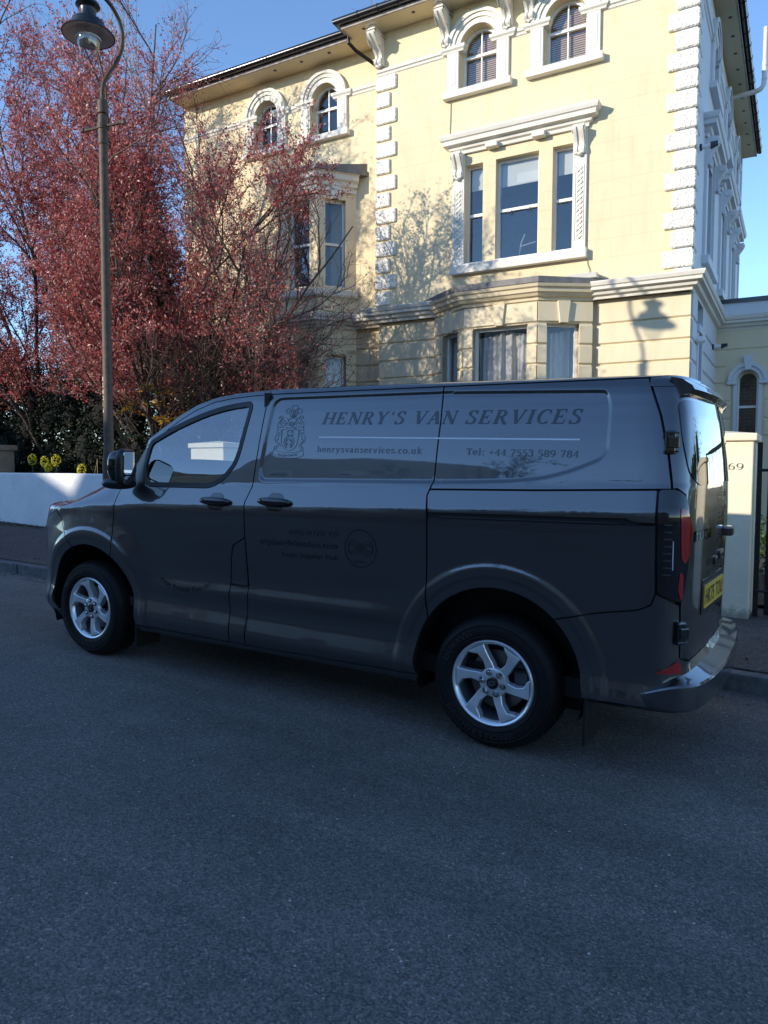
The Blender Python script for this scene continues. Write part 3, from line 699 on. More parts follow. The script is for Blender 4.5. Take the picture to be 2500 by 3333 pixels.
# brick wall seen through that window
def brick_mat():
    m = bpy.data.materials.new('brown_brick'); m.use_nodes = True; nt = m.node_tree; p = nt.nodes['Principled BSDF']
    co = nt.nodes.new('ShaderNodeTexCoord').outputs['Object']
    mp = nt.nodes.new('ShaderNodeMapping'); mp.inputs['Rotation'].default_value = (math.radians(90), 0, 0); nt.links.new(co, mp.inputs[0])
    br = nt.nodes.new('ShaderNodeTexBrick'); nt.links.new(mp.outputs[0], br.inputs[0]); br.inputs['Scale'].default_value = 1
    br.inputs['Mortar Size'].default_value = .008; br.inputs['Brick Width'].default_value = .225; br.inputs['Row Height'].default_value = .075
    br.inputs['Color1'].default_value = (.20, .11, .065, 1); br.inputs['Color2'].default_value = (.13, .075, .05, 1); br.inputs['Mortar'].default_value = (.22, .18, .14, 1)
    nt.links.new(br.outputs[0], p.inputs['Base Color']); p.inputs['Roughness'].default_value = .85; return m
M_brick = brick_mat()
MB().box(XW[0]-.1, XW[1]+.25, .42, .46, 1.9, 3.6).build('inner_brick_wall', M_brick, ex)
# ---- small things fixed to the side of the house
def security_camera(loc, label):
    c = empty('security_camera', loc, HYAW); tag(c, label, 'security camera', 'security cameras on the side wall')
    MB().lathe([(.055, 0), (.055, .03)], 14, 'x', (0, 0, 0), close=True).build('mount', M_black, c)
    MB().lathe([(.038, .03), (.038, .17)], 14, 'x', (0, 0, 0), close=True).build('barrel', M_winwhite, c)
    MB().prism([(.16, -.045), (.27, .0), (.27, .045), (.16, .045)], 'y', -.045, .045).build('hood', M_black, c)
hv = Vector((math.cos(HYAW), math.sin(HYAW), 0)); nv = Vector((-math.sin(HYAW), math.cos(HYAW), 0)); HO = Vector((HOX, HOY, 0))
def hp3(X, Y, Z): return HO+hv*X+nv*Y+Vector((0, 0, Z))
security_camera(hp3(.0, .66, 6.70), 'small bullet camera high on the white side wall')
security_camera(hp3(.03, 3.2, 3.86), 'small bullet camera low on the side wall by the arched window')
al = empty('alarm_sensor', hp3(.03, .95, 3.58), HYAW); tag(al, 'small white alarm sensor beside the side window', 'sensor')
MB().lathe([(.05, 0), (.06, .02), (.06, .10), (.04, .14)], 14, 'x', (.0, -.32, .02), close=True).build('housing', M_winwhite, al, smooth=True)
MB().tube([(-.02, -.30, 0), (.04, -.30, .0)], .015, 8).build('arm', M_winwhite, al)
# wires down the front
M_wire = mat('grey_wire', (.25, .23, .2), .7)
MB().tube([(-4.13, -.012, 8.11), (-4.14, -.012, 7.7), (-4.15, -.012, 7.44)], .006, 5).build('wire', M_wire, V)
MB().tube([(-1.63, -.02, 4.99), (-1.61, -.02, 4.88), (-1.57, -.02, 4.78), (-1.60, -.02, 4.70), (-1.63, -.05, 4.66)], .006, 5).build('wire', M_wire, V)
MB().tube([(-6.12, RW-.28, 4.6), (-6.1, RW-.25, 4.32), (-6.06, RW-.06, 4.2), (-6.0, RW-.05, 3.7), (-6.02, RW-.05, 3.3)], .007, 5).build('wire', M_wire, V)
# ================================================================== the other side of the street (behind the photographer): it shades the road and shows in the van's paint
M_ob1 = mat('opposite_stock_brick', (.34, .28, .21), .85, var=.2, vscale=3, bump=.3, bscale=20)
M_ob2 = mat('opposite_grey_render', (.48, .46, .42), .85, var=.1, vscale=2)
M_ob3 = mat('opposite_brown_brick', (.26, .18, .14), .85, var=.2, vscale=3)
M_dkpane = mat('opposite_pane', (.03, .035, .04), .06, spec=.6)
def opposite(name, label, x0, x1, outline, m, y=-14.6, depth=9, nb=3, door=1, chim=()):
    b = empty(name, ((x0+x1)/2, y, G((x0+x1)/2))); tag(b, label, 'house', 'houses across the street')
    ox, oz = (x0+x1)/2, G((x0+x1)/2)
    pts = [(x0-ox, -.6), (x1-ox, -.6)]+[(px-ox, pz-oz) for px, pz in outline]
    MB().prism(pts, 'y', 0, -depth).build('wall', m, b)
    for i in range(nb):
        cx = x0-ox+(x1-x0)*(i+.5)/nb
        for fl, (za, zb) in enumerate(((1.1, 2.9), (4.0, 5.6), (6.5, 7.7))):
            if i == door and fl == 0:
                MB().box(cx-.5, cx+.5, .0, .06, .3, 2.6).build('door', mat('opposite_door', (.05, .02, .02), .4), b); continue
            wq = MB().box(cx-.62, cx+.62, .0, .09, za-.08, zb+.08).build('window', M_winwhite, b)
            MB().box(cx-.54, cx-.02, .05, .1, za, zb).build('pane', M_dkpane, wq); MB().box(cx+.02, cx+.54, .05, .1, za, zb).build('pane', M_dkpane, wq)
            MB().box(cx-.72, cx+.72, .0, .2, za-.2, za-.1).build('sill', M_winwhite, b)
    for cx, zz in chim:
        MB().box(cx-ox-.5, cx-ox+.5, -4.2, -3.4, 6, zz-oz).build('chimney', m, b)
    return b
opposite('gabled_house', 'brown brick gabled house across the street mirrored in the van', -39.3, -27.58, [(-27.58, 9.80), (-33.3, 12.1), (-39.3, 9.7)], M_ob3, chim=((-36.5, 12.6),))
opposite('parapet_house', 'stock brick house with a long flat parapet across the street', -27.55, -20.0, [(-20.0, 10.05), (-25.3, 10.05), (-26.0, 10.35), (-26.7, 11.2), (-27.2, 10.22), (-27.55, 9.80)], M_ob1)
opposite('grey_house', 'grey rendered house across the street mirrored in the sliding door', -19.96, -9.6, [(-9.6, 9.1), (-12, 9.28), (-18.2, 9.28), (-19.96, 9.1)], M_ob2, chim=())
opposite('brick_terrace_house', 'low brick terrace house across the street behind the photographer', -9.5, 4.0, [(4.0, 8.4), (-2.5, 8.9), (-9.5, 8.4)], M_ob1, nb=4, door=2)
opposite('end_house', 'brown brick end house across the street past the photographer', 4.1, 16, [(16, 8.2), (10, 9.6), (4.1, 8.2)], M_ob3)
opposite('far_gabled_house', 'grey house at the top of the street across the road', -52, -39.4, [(-39.4, 10.4), (-45.5, 12.6), (-52, 10.4)], M_ob2)
ow = empty('opposite_wall', (-10, -6.3, 0)); tag(ow, 'dark brick garden wall along the far pavement', 'wall')
mb = MB().box(-40, 30, -.12, .12, -.3, 1.1); o = mb.build('wall_face', M_ob3, ow)
for v in o.data.vertices: v.co.z += G(v.co.x-10)
# ================================================================== street lamp
M_post = mat('post_brown_paint', (.095, .066, .048), .6, spec=.3, var=.3, vscale=18, stain=((.36, .33, .28), 26, .70, (1, 1, .7)))
M_lampk = mat('lamp_black', (.012, .015, .02), .3, var=.2, vscale=8)
M_lampin = mat('lamp_reflector_white', (.82, .78, .72), .45)
LX, LY = -7.37, 6.0
lp = empty('street_lamp', (LX, LY, G(LX)+.12)); tag(lp, 'tall brown street lamp with swan neck and glass bowl beside the red tree', 'street lamp')
z0 = G(LX)+.12
ZB = 5.77-z0                     # top of the straight column
MB().lathe([(.078, 0), (.078, 1.25), (.072, 1.3), (.058, 1.38), (.054, 3.2), (.050, ZB-.52), (.050, ZB-.5), (.057, ZB-.49), (.057, ZB-.17), (.045, ZB-.15), (.060, ZB-.14), (.060, ZB), (.03, ZB+.03)], 20).build('column', M_post, lp, smooth=True, angle=30)
MB().tube([(-.28, -.06, ZB-.30), (.30, .05, ZB-.28)], .017, 8).build('ladder_bar', M_post, lp)
for sx, yy in ((-.28, -.06), (.30, .05)): MB().lathe([(.026, -.02), (.026, .02)], 10, 'x', (sx, yy, ZB-.29+.01*sx), close=True).build('bar_end', M_post, lp)
MB().lathe([(.066, -.03), (.07, 0), (.066, .03)], 16, 'z', (0, 0, ZB-.29)).build('bar_collar', M_post, lp)
# swan neck in the plane of the road normal: swings back towards the house, then over to the lantern
HZ = 6.38-z0
pth = [(0, 0, ZB), (0, 0, ZB+.12), (0, .03, ZB+.24), (0, .12, ZB+.40), (0, .22, ZB+.56), (0, .29, ZB+.74), (0, .305, ZB+.90), (0, .26, ZB+1.05), (0, .14, ZB+1.17), (0, .0, ZB+1.215), (0, -.11, ZB+1.205), (0, -.18, ZB+1.15)]
def smooth_path(p, n=6):
    P = [Vector(a) for a in p]; out = []
    for i in range(len(P)-1):
        a, b, c, d = P[max(i-1, 0)], P[i], P[i+1], P[min(i+2, len(P)-1)]
        for k in range(n):
            t = k/n; out.append(.5*((2*b)+(c-a)*t+(2*a-5*b+4*c-d)*t*t+(3*b-a-3*c+d)*t**3))
    return out+[P[-1]]
MB().tube(smooth_path(pth), .024, 10).build('swan_neck', M_post, lp, smooth=True)
hy = -.18; ht = 6.81-z0
hd = empty('lantern', (0, hy, ht), 0, lp); hd.scale = (1.09, 1.09, 1.22)
MB().lathe([(.001, .10), (.02, .09), (.024, .02), (.05, .0), (.115, -.02), (.125, -.045), (.085, -.075), (.08, -.10), (.085, -.15), (.165, -.19), (.175, -.24), (.265, -.30), (.268, -.312), (.255, -.312)], 32).build('canopy', M_lampk, hd, smooth=True, angle=35)
MB().lathe([(.256, -.31), (.16, -.275), (.13, -.24), (.001, -.235)], 32).build('reflector', M_lampin, hd, smooth=True)
MB().lathe([(.118, -.25), (.122, -.30), (.122, -.34), (.112, -.40), (.085, -.47), (.045, -.515), (.001, -.53)], 28).build('glass_bowl', glass_mat('lamp_glass', (.93, .94, .94), 3.5, .05), hd, smooth=True)
MB().lathe([(.03, -.24), (.034, -.30), (.028, -.36), (.001, -.385)], 14).build('bulb', mat('frosted_bulb', (.85, .82, .74), .5), hd, smooth=True)
MB().lathe([(.124, -.335), (.128, -.342), (.124, -.35)], 28).build('bowl_ring', M_lampin, hd)
# ================================================================== the van
def paint(name, base, metal=.8, rough=.32):
    m = bpy.data.materials.new(name); m.use_nodes = True; nt = m.node_tree; p = nt.nodes['Principled BSDF']
    p.inputs['Base Color'].default_value = (*base, 1); p.inputs['Metallic'].default_value = metal; p.inputs['Roughness'].default_value = rough
    p.inputs['Coat Weight'].default_value = 1; p.inputs['Coat Roughness'].default_value = .012; p.inputs['Coat IOR'].default_value = 1.88
    co = nt.nodes.new('ShaderNodeTexCoord').outputs['Object']
    b = _bump(nt, _noise(nt, co, 95, 2, .5), .05, .0006); nt.links.new(b, p.inputs['Coat Normal'])
    MATS[name] = m; return m
M_paint = paint('grey_metallic_paint', (.068, .070, .074), .80, .34)
M_trim = mat('satin_grey_trim', (.035, .038, .042), .42, spec=.5)
M_blk = mat('black_seal', (.008, .008, .009), .5)
M_gloss = mat('gloss_black', (.006, .006, .007), .05, spec=.7, coat=.5)
M_rub = mat('tyre_rubber', (.0065, .0065, .007), .65, spec=.3, var=.25, vscale=30, bump=.25, bscale=200, bdist=.001)
M_alloy = mat('silver_alloy', (.82, .85, .88), .26, metal=.55, spec=.6)
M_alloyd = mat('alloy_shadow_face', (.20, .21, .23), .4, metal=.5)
M_steel = mat('brake_steel', (.20, .19, .18), .45, metal=.9, var=.3, vscale=20)
M_chrome = mat('chrome', (.7, .72, .75), .08, metal=1)
M_vglass = glass_mat('van_side_glass', (.86, .92, .94), 5.2)
M_privacy = mat('privacy_glass', (.010, .012, .014), .02, spec=.9, coat=.6)
M_dkint = mat('van_interior', (.02, .02, .022), .8)
M_seat = mat('seat_cloth', (.045, .045, .05), .9, var=.2, vscale=30)
VAN = empty('delivery_van', (-4.4896*math.cos(SL), 4.323, 4.4896*math.sin(SL)))
VAN.rotation_euler = (0, SL, 0)
tag(VAN, 'dark grey metallic panel van with dark lettering parked at the kerb', 'van')
ss = lambda t: (lambda q: q*q*(3-2*q))(np.clip(t, 0, 1))
WZ = np.array([(.24, .862), (.28, .880), (.31, .896), (.345, .908), (.375, .9115), (.40, .909), (.44, .9005), (.48, .8915), (.52, .8885), (.57, .888), (.66, .888), (.74, .892), (.84, .901), (.95, .910), (1.05, .916), (1.12, .9185), (1.155, .918), (1.172, .914), (1.19, .908), (1.22, .8985), (1.25, .889), (1.278, .880), (1.295, .8735), (1.34, .8645), (1.45, .8445), (1.55, .8245), (1.65, .8015), (1.74, .7780), (1.81, .756), (1.85, .736), (1.875, .715), (1.895, .685), (1.905, .64), (1.91, .58)])
_zz = np.linspace(.24, 1.91, 1200); _ww = np.interp(_zz, WZ[:, 0], WZ[:, 1])
_k = np.exp(-np.linspace(-2.2, 2.2, 15)**2); _k /= _k.sum(); _wp = np.pad(_ww, 7, mode='edge'); _ww = np.convolve(_wp, _k, 'valid')
FP = np.array([(.20, 1.), (.0, .999), (-.2, .995), (-.36, .980), (-.48, .952), (-.57, .908), (-.645, .84), (-.71, .73), (-.76, .58), (-.80, .40), (-.825, .2), (-.835, 0)])
RP_ = np.array([(3.78, 1.), (3.86, .990), (3.92, .966), (3.962, .926), (3.988, .868), (4.008, .76), (4.026, .56), (4.040, .32), (4.048, .12), (4.05, 0)])
def _dense(P):
    q = np.array([tuple(v) for v in smooth_path([(a, b, 0) for a, b in P], 10)])[:, :2]
    s = np.concatenate([[0], np.cumsum(np.hypot(np.diff(q[:, 0]), .88*np.diff(q[:, 1])))]); return q, s
FQ, FS = _dense(FP); RQ, RS = _dense(RP_)
U_F0, U_R0 = .20, 3.78
UF_END, UR_END = U_F0-FS[-1], U_R0+RS[-1]
ARCH = ((.055, .365, .452), (3.112, .395, .445))
def pdist(P, poly):
    """signed distance to polygon, negative inside; P (n,2)"""
    poly = np.asarray(poly); d = np.full(len(P), 1e9); ins = np.zeros(len(P), bool)
    for a, b in zip(poly, np.roll(poly, -1, 0)):
        ab = b-a; t = np.clip(((P-a)@ab)/max(ab@ab, 1e-12), 0, 1); d = np.minimum(d, np.hypot(*(P-a-t[:, None]*ab).T))
        c = ((a[1] > P[:, 1]) != (b[1] > P[:, 1])); with_ = np.where(c, (b[0]-a[0])*(P[:, 1]-a[1])/np.where(b[1] == a[1], 1e-9, b[1]-a[1])+a[0], 0)
        ins ^= c & (P[:, 0] < with_)
    return np.where(ins, -d, d)
def rounded(poly, r, n=5):
    out = []; N = len(poly); P = [Vector(p) for p in poly]
    for i in range(N):
        a, b, c = P[i-1], P[i], P[(i+1) % N]; rr = r[i] if isinstance(r, (list, tuple)) else r
        d = min(rr, (a-b).length*.45, (c-b).length*.45); p, q = b+(a-b).normalized()*d, b+(c-b).normalized()*d
        if rr <= 0: out.append(tuple(b)); continue
        for k in range(n+1):
            t = k/n; out.append(tuple(p*(1-t)**2+b*2*t*(1-t)+q*t*t))
    return out
REC1 = rounded([(1.556, 1.318), (1.545, 1.42), (1.570, 1.828), (2.78, 1.842), (2.78, 1.352)], [.05, .05, .07, 0, 0])
REC2 = rounded([(2.68, 1.350), (2.68, 1.840), (3.612, 1.826), (3.636, 1.76), (3.632, 1.535), (3.60, 1.492), (3.463, 1.433), (3.327, 1.392), (3.163, 1.372), (2.9, 1.357)], [0, 0, .05, .03, .05, .05, .1, .1, .1, .1])
RECS = (REC1, REC2)
Hx = np.array([-.9, -.40, -.26, -.137, 0, .12, .215, .31, .42]); Hz = np.array([1.0, 1.080, 1.140, 1.196, 1.250, 1.306, 1.354, 1.398, 1.45])
def F(u, z, full=True):
    """outer skin of the near side: unrolled coordinate u (= x along the side), height z -> x, y"""
    u = np.asarray(u, float); z = np.asarray(z, float)
    x = np.where(u < U_F0, np.interp(U_F0-u, FS, FQ[:, 0]), np.where(u > U_R0, np.interp(u-U_R0, RS, RQ[:, 0]), u))
    fr = np.where(u < U_F0, np.interp(U_F0-u, FS, FQ[:, 1]), np.where(u > U_R0, np.interp(u-U_R0, RS, RQ[:, 1]), 1.))
    bl = ss((z-.45)/.55)*(1-ss((z-1.4)/.4)); zp = z-.042*(np.clip(x, -.3, 4)-1.5)*bl
    w = np.interp(zp, _zz, _ww)
    if full:
        P = np.stack([u, z], -1).reshape(-1, 2)
        dep = np.zeros(len(P))
        for R in RECS: dep = np.maximum(dep, ss((-pdist(P, R)+.006)/.024))
        w = w-.013*dep.reshape(w.shape)
        for (cx, cz, r) in ARCH:
            dx = u-cx; dz = z-cz; d = np.where(dz > 0, np.hypot(dx, dz), np.abs(dx))-r
            w = w+.0085*(1-ss((d-.098)/.036))-.004*(1-ss((d-.042)/.026))
        # haunches swell above the wheels
        for (cx, cz, r), am, sp in zip(ARCH, (.034, .010), (.24, .20)):
            dx = u-cx; dz = z-cz; d = np.where(dz > 0, np.hypot(dx*.9, dz), np.abs(dx*.9))-r
            w = w+am*(1-ss((d-.03)/sp))*ss((z-.50)/.3)
        # front wing: rolls over into the bonnet
        zc_ = 1.055; H = np.interp(x, Hx, Hz)
        w = w-.15*np.clip((z-zc_)/np.maximum(H-zc_, .05), 0, 1.3)**2*(1-ss((x-.25)/.3))*ss((z-zc_)/.02)
        w = w-.038*ss((z-1.27)/.55)*(1-ss((x-1.15)/.5))*ss((x-.1)/.3)     # the cab glass leans in more
        # soft scallop along the lower doors
        w = w+.013*np.exp(-((z-.60-.02*(x-1))/.05)**2)*ss((x-.62)/.3)*(1-ss((x-2.35)/.35))
    dxf = np.interp(z, [.26, .34, .6, .9, 1.05, 1.2, 1.4], [.05, .0, 0, .02, .075, .18, .4])
    g = np.where(u < U_F0, ss((U_F0-u)/.9), 0)
    dxr = np.interp(z, [.0, 1.2, 1.38, 1.52, 1.70, 1.88, 2.0], [0, 0, -.006, -.02, -.046, -.088, -.14])
    gr = np.where(u > U_R0-.35, ss((u-U_R0+.35)/.45), 0)
    return x+dxf*g+dxr*gr, -w*fr
def F3(u, z): x, y = F(u, z); return np.stack([x, y, np.broadcast_to(z, x.shape)], -1)
def Fn(u, z, e=.0025):
    a = F3(u+e, z)-F3(u-e, z); b = F3(u, z+e)-F3(u, z-e); n = np.cross(a, b); return n/np.maximum(np.linalg.norm(n, axis=-1, keepdims=True), 1e-12)
def resample(poly, step):
    out = []
    for a, b in zip(poly, poly[1:]+poly[:1]):
        L = math.hypot(b[0]-a[0], b[1]-a[1]); k = max(1, int(math.ceil(L/step)))
        out += [(a[0]+(b[0]-a[0])*i/k, a[1]+(b[1]-a[1])*i/k) for i in range(k)]
    return out
def shrink(poly, g):
    A = sum(p[0]*q[1]-q[0]*p[1] for p, q in zip(poly, poly[1:]+poly[:1])); sg = 1 if A > 0 else -1
    out = []; N = len(poly)
    for i in range(N):
        a, b, c = Vector(poly[i-1]), Vector(poly[i]), Vector(poly[(i+1) % N])
        d1 = (b-a).normalized(); d2 = (c-b).normalized(); n1 = Vector((-d1.y, d1.x))*sg; n2 = Vector((-d2.y, d2.x))*sg
        m = n1+n2; m = m/max(.35, m.dot(n1)) if m.length > 1e-4 else n1
        out.append((b.x+m.x*g, b.y+m.y*g))
    return out
def skin(name, poly, m, parent, holes=(), side=-1, step=.03, gap=.004, off=0., thick=.018, feat=True, surf=F3, nrm=Fn, rim=True):
    """body panel: a polygon in (u, z) laid on the skin, with turned-in edges and analytic normals"""
    outer = resample(shrink(list(poly), gap) if gap else list(poly), step)
    hs = [resample(shrink(list(h), -gap) if gap else list(h), step) for h in holes]
    allp = [outer]+hs; O = np.array(outer); lo, hi = O.min(0), O.max(0)
    gx, gz = np.meshgrid(np.arange(lo[0]+step*.5, hi[0], step), np.arange(lo[1]+step*.5, hi[1], step*.66)); P = np.stack([gx.ravel(), gz.ravel()], -1)
    if feat and side < 0:
        ex_ = []
        for R in RECS:
            for o_ in np.arange(-.010, .024, .0045): ex_ += resample(shrink(list(R), o_), .016)
        for (cx, cz, r) in ARCH:
            for d in np.arange(.034, .150, .0075): ex_ += [(cx+(r+d)*math.cos(t), cz+(r+d)*math.sin(t)) for t in np.linspace(-.25, math.pi+.25, 110)]+[(cx+sg*(r+d), zz_) for sg in (-1, 1) for zz_ in np.arange(.28, cz, .03)]
        P = np.concatenate([P, np.array(ex_)])
        zs = []
        for dz in (-.03, -.015, -.006, .003, .012, .02, .03, .05): zs += [(x, 1.165+dz+.042*(x-1.5)) for x in np.arange(lo[0], hi[0], .05)]
        P = np.concatenate([P, np.array(zs)]) if zs else P
    ins = pdist(P, outer) < -.006
    for h in hs: ins &= pdist(P, h) > .006
    P = P[ins]; pts = []; faces = []
    for L in allp: b = len(pts); pts += [Vector(p) for p in L]; faces.append(list(range(b, len(pts))))
    pts += [Vector(p) for p in P]
    r = delaunay_2d_cdt(pts, [], faces, 2, 1e-7); co = np.array([tuple(v) for v in r[0]]); tri = np.array([t for t in r[2] if len(t) == 3])
    a, b, c = co[tri[:, 0]], co[tri[:, 1]], co[tri[:, 2]]; cr = (b[:, 0]-a[:, 0])*(c[:, 1]-a[:, 1])-(b[:, 1]-a[:, 1])*(c[:, 0]-a[:, 0])
    tri[cr < 0] = tri[cr < 0][:, ::-1]
    X = surf(co[:, 0], co[:, 1]); N = nrm(co[:, 0], co[:, 1]); X = X+N*off
    if side > 0: X = X*np.array([1, -1, 1]); N = N*np.array([1, -1, 1]); tri = tri[:, ::-1]
    ed = {}
    for t in tri:
        for i in range(3): ed[(t[i], t[(i+1) % 3])] = 1
    be = [(p, q) for (p, q) in ed if (q, p) not in ed]
    verts = [X]; fs = [tuple(t) for t in tri]; ln = [N[t] for t in tri]
    if rim and be:
        n = len(X); bi = sorted({i for e in be for i in e}); mp = {v: k for k, v in enumerate(bi)}
        verts += [X[bi], X[bi]-N[bi]*thick]; k = len(bi)
        for (p, q) in be:
            fs.append((q, p, 0, 0)); f = (n+mp[q], n+mp[p], n+k+mp[p], n+k+mp[q]); fs[-1] = f
            vv = [verts[1][mp[q]], verts[1][mp[p]], verts[2][mp[p]]]; fn = np.cross(vv[1]-vv[0], vv[2]-vv[0]); fn = fn/max(np.linalg.norm(fn), 1e-12)
            ln.append(np.repeat(fn[None], 4, 0))
    me = bpy.data.meshes.new(name); me.from_pydata(np.concatenate(verts).tolist(), [], fs); me.materials.append(m)
    me.polygons.foreach_set('use_smooth', [True]*len(me.polygons)); me.update()
    me.normals_split_custom_set(np.concatenate(ln).tolist())
    return link_mesh(name, me, None, parent)
def archpts(k, a0, a1, n=18):
    cx, cz, r = ARCH[k]; return [(cx+r*math.cos(t), cz+r*math.sin(t)) for t in np.linspace(a0, a1, n)]
PI = math.pi
APIL = [(.215, 1.345), (.404, 1.490), (.518, 1.566), (.65, 1.655), (.781, 1.738), (.9, 1.797), (1.042, 1.842), (1.2, 1.866), (1.5, 1.884)]
DTOP = [(.345, 1.405), (.50, 1.512), (.64, 1.606), (.78, 1.697), (.90, 1.762), (1.05, 1.815), (1.2, 1.838), (1.36, 1.848), (1.518, 1.853)]
drip = lambda x: 1.853+.0135*(x-1.518)
WIN = rounded([(.548, 1.385), (.585, 1.275), (1.165, 1.287), (1.262, 1.338), (1.332, 1.425), (1.349, 1.50), (1.376, 1.785), (1.185, 1.769), (.973, 1.716), (.753, 1.632), (.560, 1.535)], [.02, .05, .06, .05, .04, .05, .03, .1, .1, .1, .03])
WINO = shrink(WIN, -.026)
def side_panels(side):
    kw = dict(side=side, step=.03 if side < 0 else .07, feat=side < 0); P = VAN
    fd = [(.313, 1.10), (.313, .80)]+archpts(0, math.atan2(.80-.365, .313-.055)*1.0, 0, 14)+[(.507, .30), (1.362, .305), (1.352, .58), (1.362, .70), (1.372, .84), (1.388, .915), (1.488, .975), (1.480, 1.19), (1.512, 1.285), (1.518, 1.853)]+DTOP[::-1][1:]+[(.318, 1.36), (.302, 1.28), (.311, 1.215)]
    d = skin('front_door', fd, M_paint, P, holes=[WINO], **kw)
    sd = [(1.518, 1.853), (1.512, 1.285), (1.480, 1.19), (1.488, .975), (1.505, .68), (1.488, .306), (2.690, .331)]+archpts(1, PI*1.0, math.atan2(.637-.395, 2.744-3.112), 8)[0:]+[(2.727, .723), (2.727, 1.16), (2.711, 1.289), (2.733, 1.36), (2.725, 1.684), (2.709, drip(2.709))]
    s = skin('sliding_door', sd, M_paint, P, **kw)
    skin('fuel_flap', [(1.488, .975), (1.388, .915), (1.372, .84), (1.362, .70), (1.359, .672), (1.500, .668)], M_paint, P, **kw)
    skin('sill_panel', [(1.359, .672), (1.352, .58), (1.362, .305), (1.488, .306), (1.505, .66), (1.500, .668)], M_paint, P, **kw)
    fw = [(-.372, 1.035), (-.335, 1.085), (-.20, 1.168), (-.137, 1.196), (0, 1.25), (.12, 1.306), (.215, 1.354), (.30, 1.392), (.318, 1.36), (.302, 1.28), (.311, 1.215), (.313, 1.10), (.313, .80)]+archpts(0, math.atan2(.80-.365, .313-.055), PI*.62, 10)+[(-.20, .88), (-.29, .985)]
    skin('front_wing', fw, M_paint, P, **kw)
    qu = [(2.709, drip(2.709)), (2.725, 1.684), (2.733, 1.36), (2.722, 1.320), (3.3, 1.340), (3.863, 1.366), (3.921, 1.368), (3.907, 1.52), (3.882, 1.703), (3.850, drip(3.85)-.002)]
    skin('rear_quarter_panel', qu, M_paint, P, **kw)
    skin('slide_rail_cover', [(2.722, 1.318), (2.711, 1.289), (2.727, 1.197), (3.735, 1.226), (3.772, 1.212), (3.862, 1.213), (3.862, 1.364), (3.3, 1.338)], M_paint, P, **kw)
    lq = [(2.727, 1.176), (3.772, 1.203), (3.864, 1.208), (3.872, .90), (3.855, .845), (3.80, .815), (3.60, .775), (3.42, .724)]+archpts(1, math.atan2(.724-.395, 3.42-3.112), math.atan2(.637-.395, 2.744-3.112), 20)+[(2.727, .723)]
    skin('lower_quarter_panel', lq, M_paint, P, **kw)
    ap = APIL+[(1.518, 1.853)]+DTOP[::-1][1:]+[(.318, 1.36), (.30, 1.392)]
    skin('windscreen_pillar', ap, M_paint, P, gap=.002, **kw)
    xs = np.linspace(1.5, 3.93, 30); rl = [(x, 1.884+.014*min(1, (x-1.5)/1.2)) for x in xs]
    skin('roof_rail', [(x, drip(x)) for x in np.linspace(1.518, 3.86, 24)]+rl[::-1], M_paint, P, gap=.003, **kw)
    # front bumper wraps to the centre line
    fb = [(UF_END, .30), (-.48, .30), (-.385, .285), (-.40, .40)]+archpts(0, PI*.93, PI*.62, 10)+[(-.20, .88), (-.29, .985), (-.372, 1.035), (-.42, 1.02), (-.62, .93), (UF_END, .88)]
    skin('front_bumper', fb, M_paint, P, gap=.003, **kw)
    skin('front_grille', [(-.62, .93), (UF_END, .88), (UF_END, 1.10), (-.75, 1.08)], M_gloss, P, gap=.003, **kw)
    skin('headlamp', [(-.372, 1.035), (-.335, 1.085), (-.215, 1.16), (-.30, 1.135), (-.45, 1.09), (-.75, 1.08), (-.62, .93), (-.42, 1.02)], mat('headlamp_lens', (.25, .27, .3), .06, spec=.9, coat=1), P, gap=.003, **kw)
    skin('bumper_lip', [(UF_END, .245), (-.40, .245), (-.305, .25), (-.30, .284), (-.42, .296), (UF_END, .296)], M_trim, P, gap=.002, **kw)
    # sill trim under the doors
    skin('sill_trim', [(.52, .262), (2.68, .292), (2.69, .326), (1.49, .300), (.515, .293)], M_trim, P, gap=.001, off=.004, **kw)
    # rear bumper side and corner
    ub = UR_END
    rb = archpts(1, math.atan2(.724-.395, 3.42-3.112), .12, 10)+[(3.565, .37), (3.80, .375), (3.98, .385), (ub, .40), (ub, .60), (4.08, .575), (4.0, .60), (3.985, .845), (3.93, .87), (3.872, .90), (3.855, .845), (3.80, .815), (3.60, .775), (3.42, .724)]
    skin('rear_bumper', rb, M_paint, P, gap=.003, **kw)
    return d, s
FD, SD = side_panels(-1); side_panels(1)
# black inner shell, added to stand in for the shade in every shut line
ish = [(UF_END, .30), (-.40, .30)]+archpts(0, PI*.95, 0, 24)+[(.52, .32), (2.67, .345)]+archpts(1, PI, .05, 24)+[(3.58, .40), (UR_END, .42), (UR_END, 1.83), (3.90, 1.84), (3.84, 1.862), (1.5, 1.866), (1.2, 1.85), (1.042, 1.825), (.9, 1.78), (.781, 1.72), (.65, 1.64), (.518, 1.55), (.35, 1.43), (.25, 1.34), (0, 1.215), (-.2, 1.13), (-.6, 1.05), (UF_END, 1.05)]
for sd_ in (-1, 1): skin('gap_shade_shell', ish, M_blk, VAN, holes=[shrink(WIN, -.03)], side=sd_, step=.08, gap=0, off=-.020, feat=False, rim=False)
# slot for the sliding door rail
skin('door_rail_slot', [(2.73, 1.170), (3.80, 1.196), (3.77, 1.214), (3.735, 1.232), (2.73, 1.203)], M_blk, VAN, gap=0, off=-.012, feat=False, step=.06, rim=False)
skin('door_rail', [(2.80, 1.178), (3.70, 1.202), (3.70, 1.207), (2.80, 1.183)], M_trim, VAN, gap=0, off=-.004, feat=False, step=.06, rim=True)
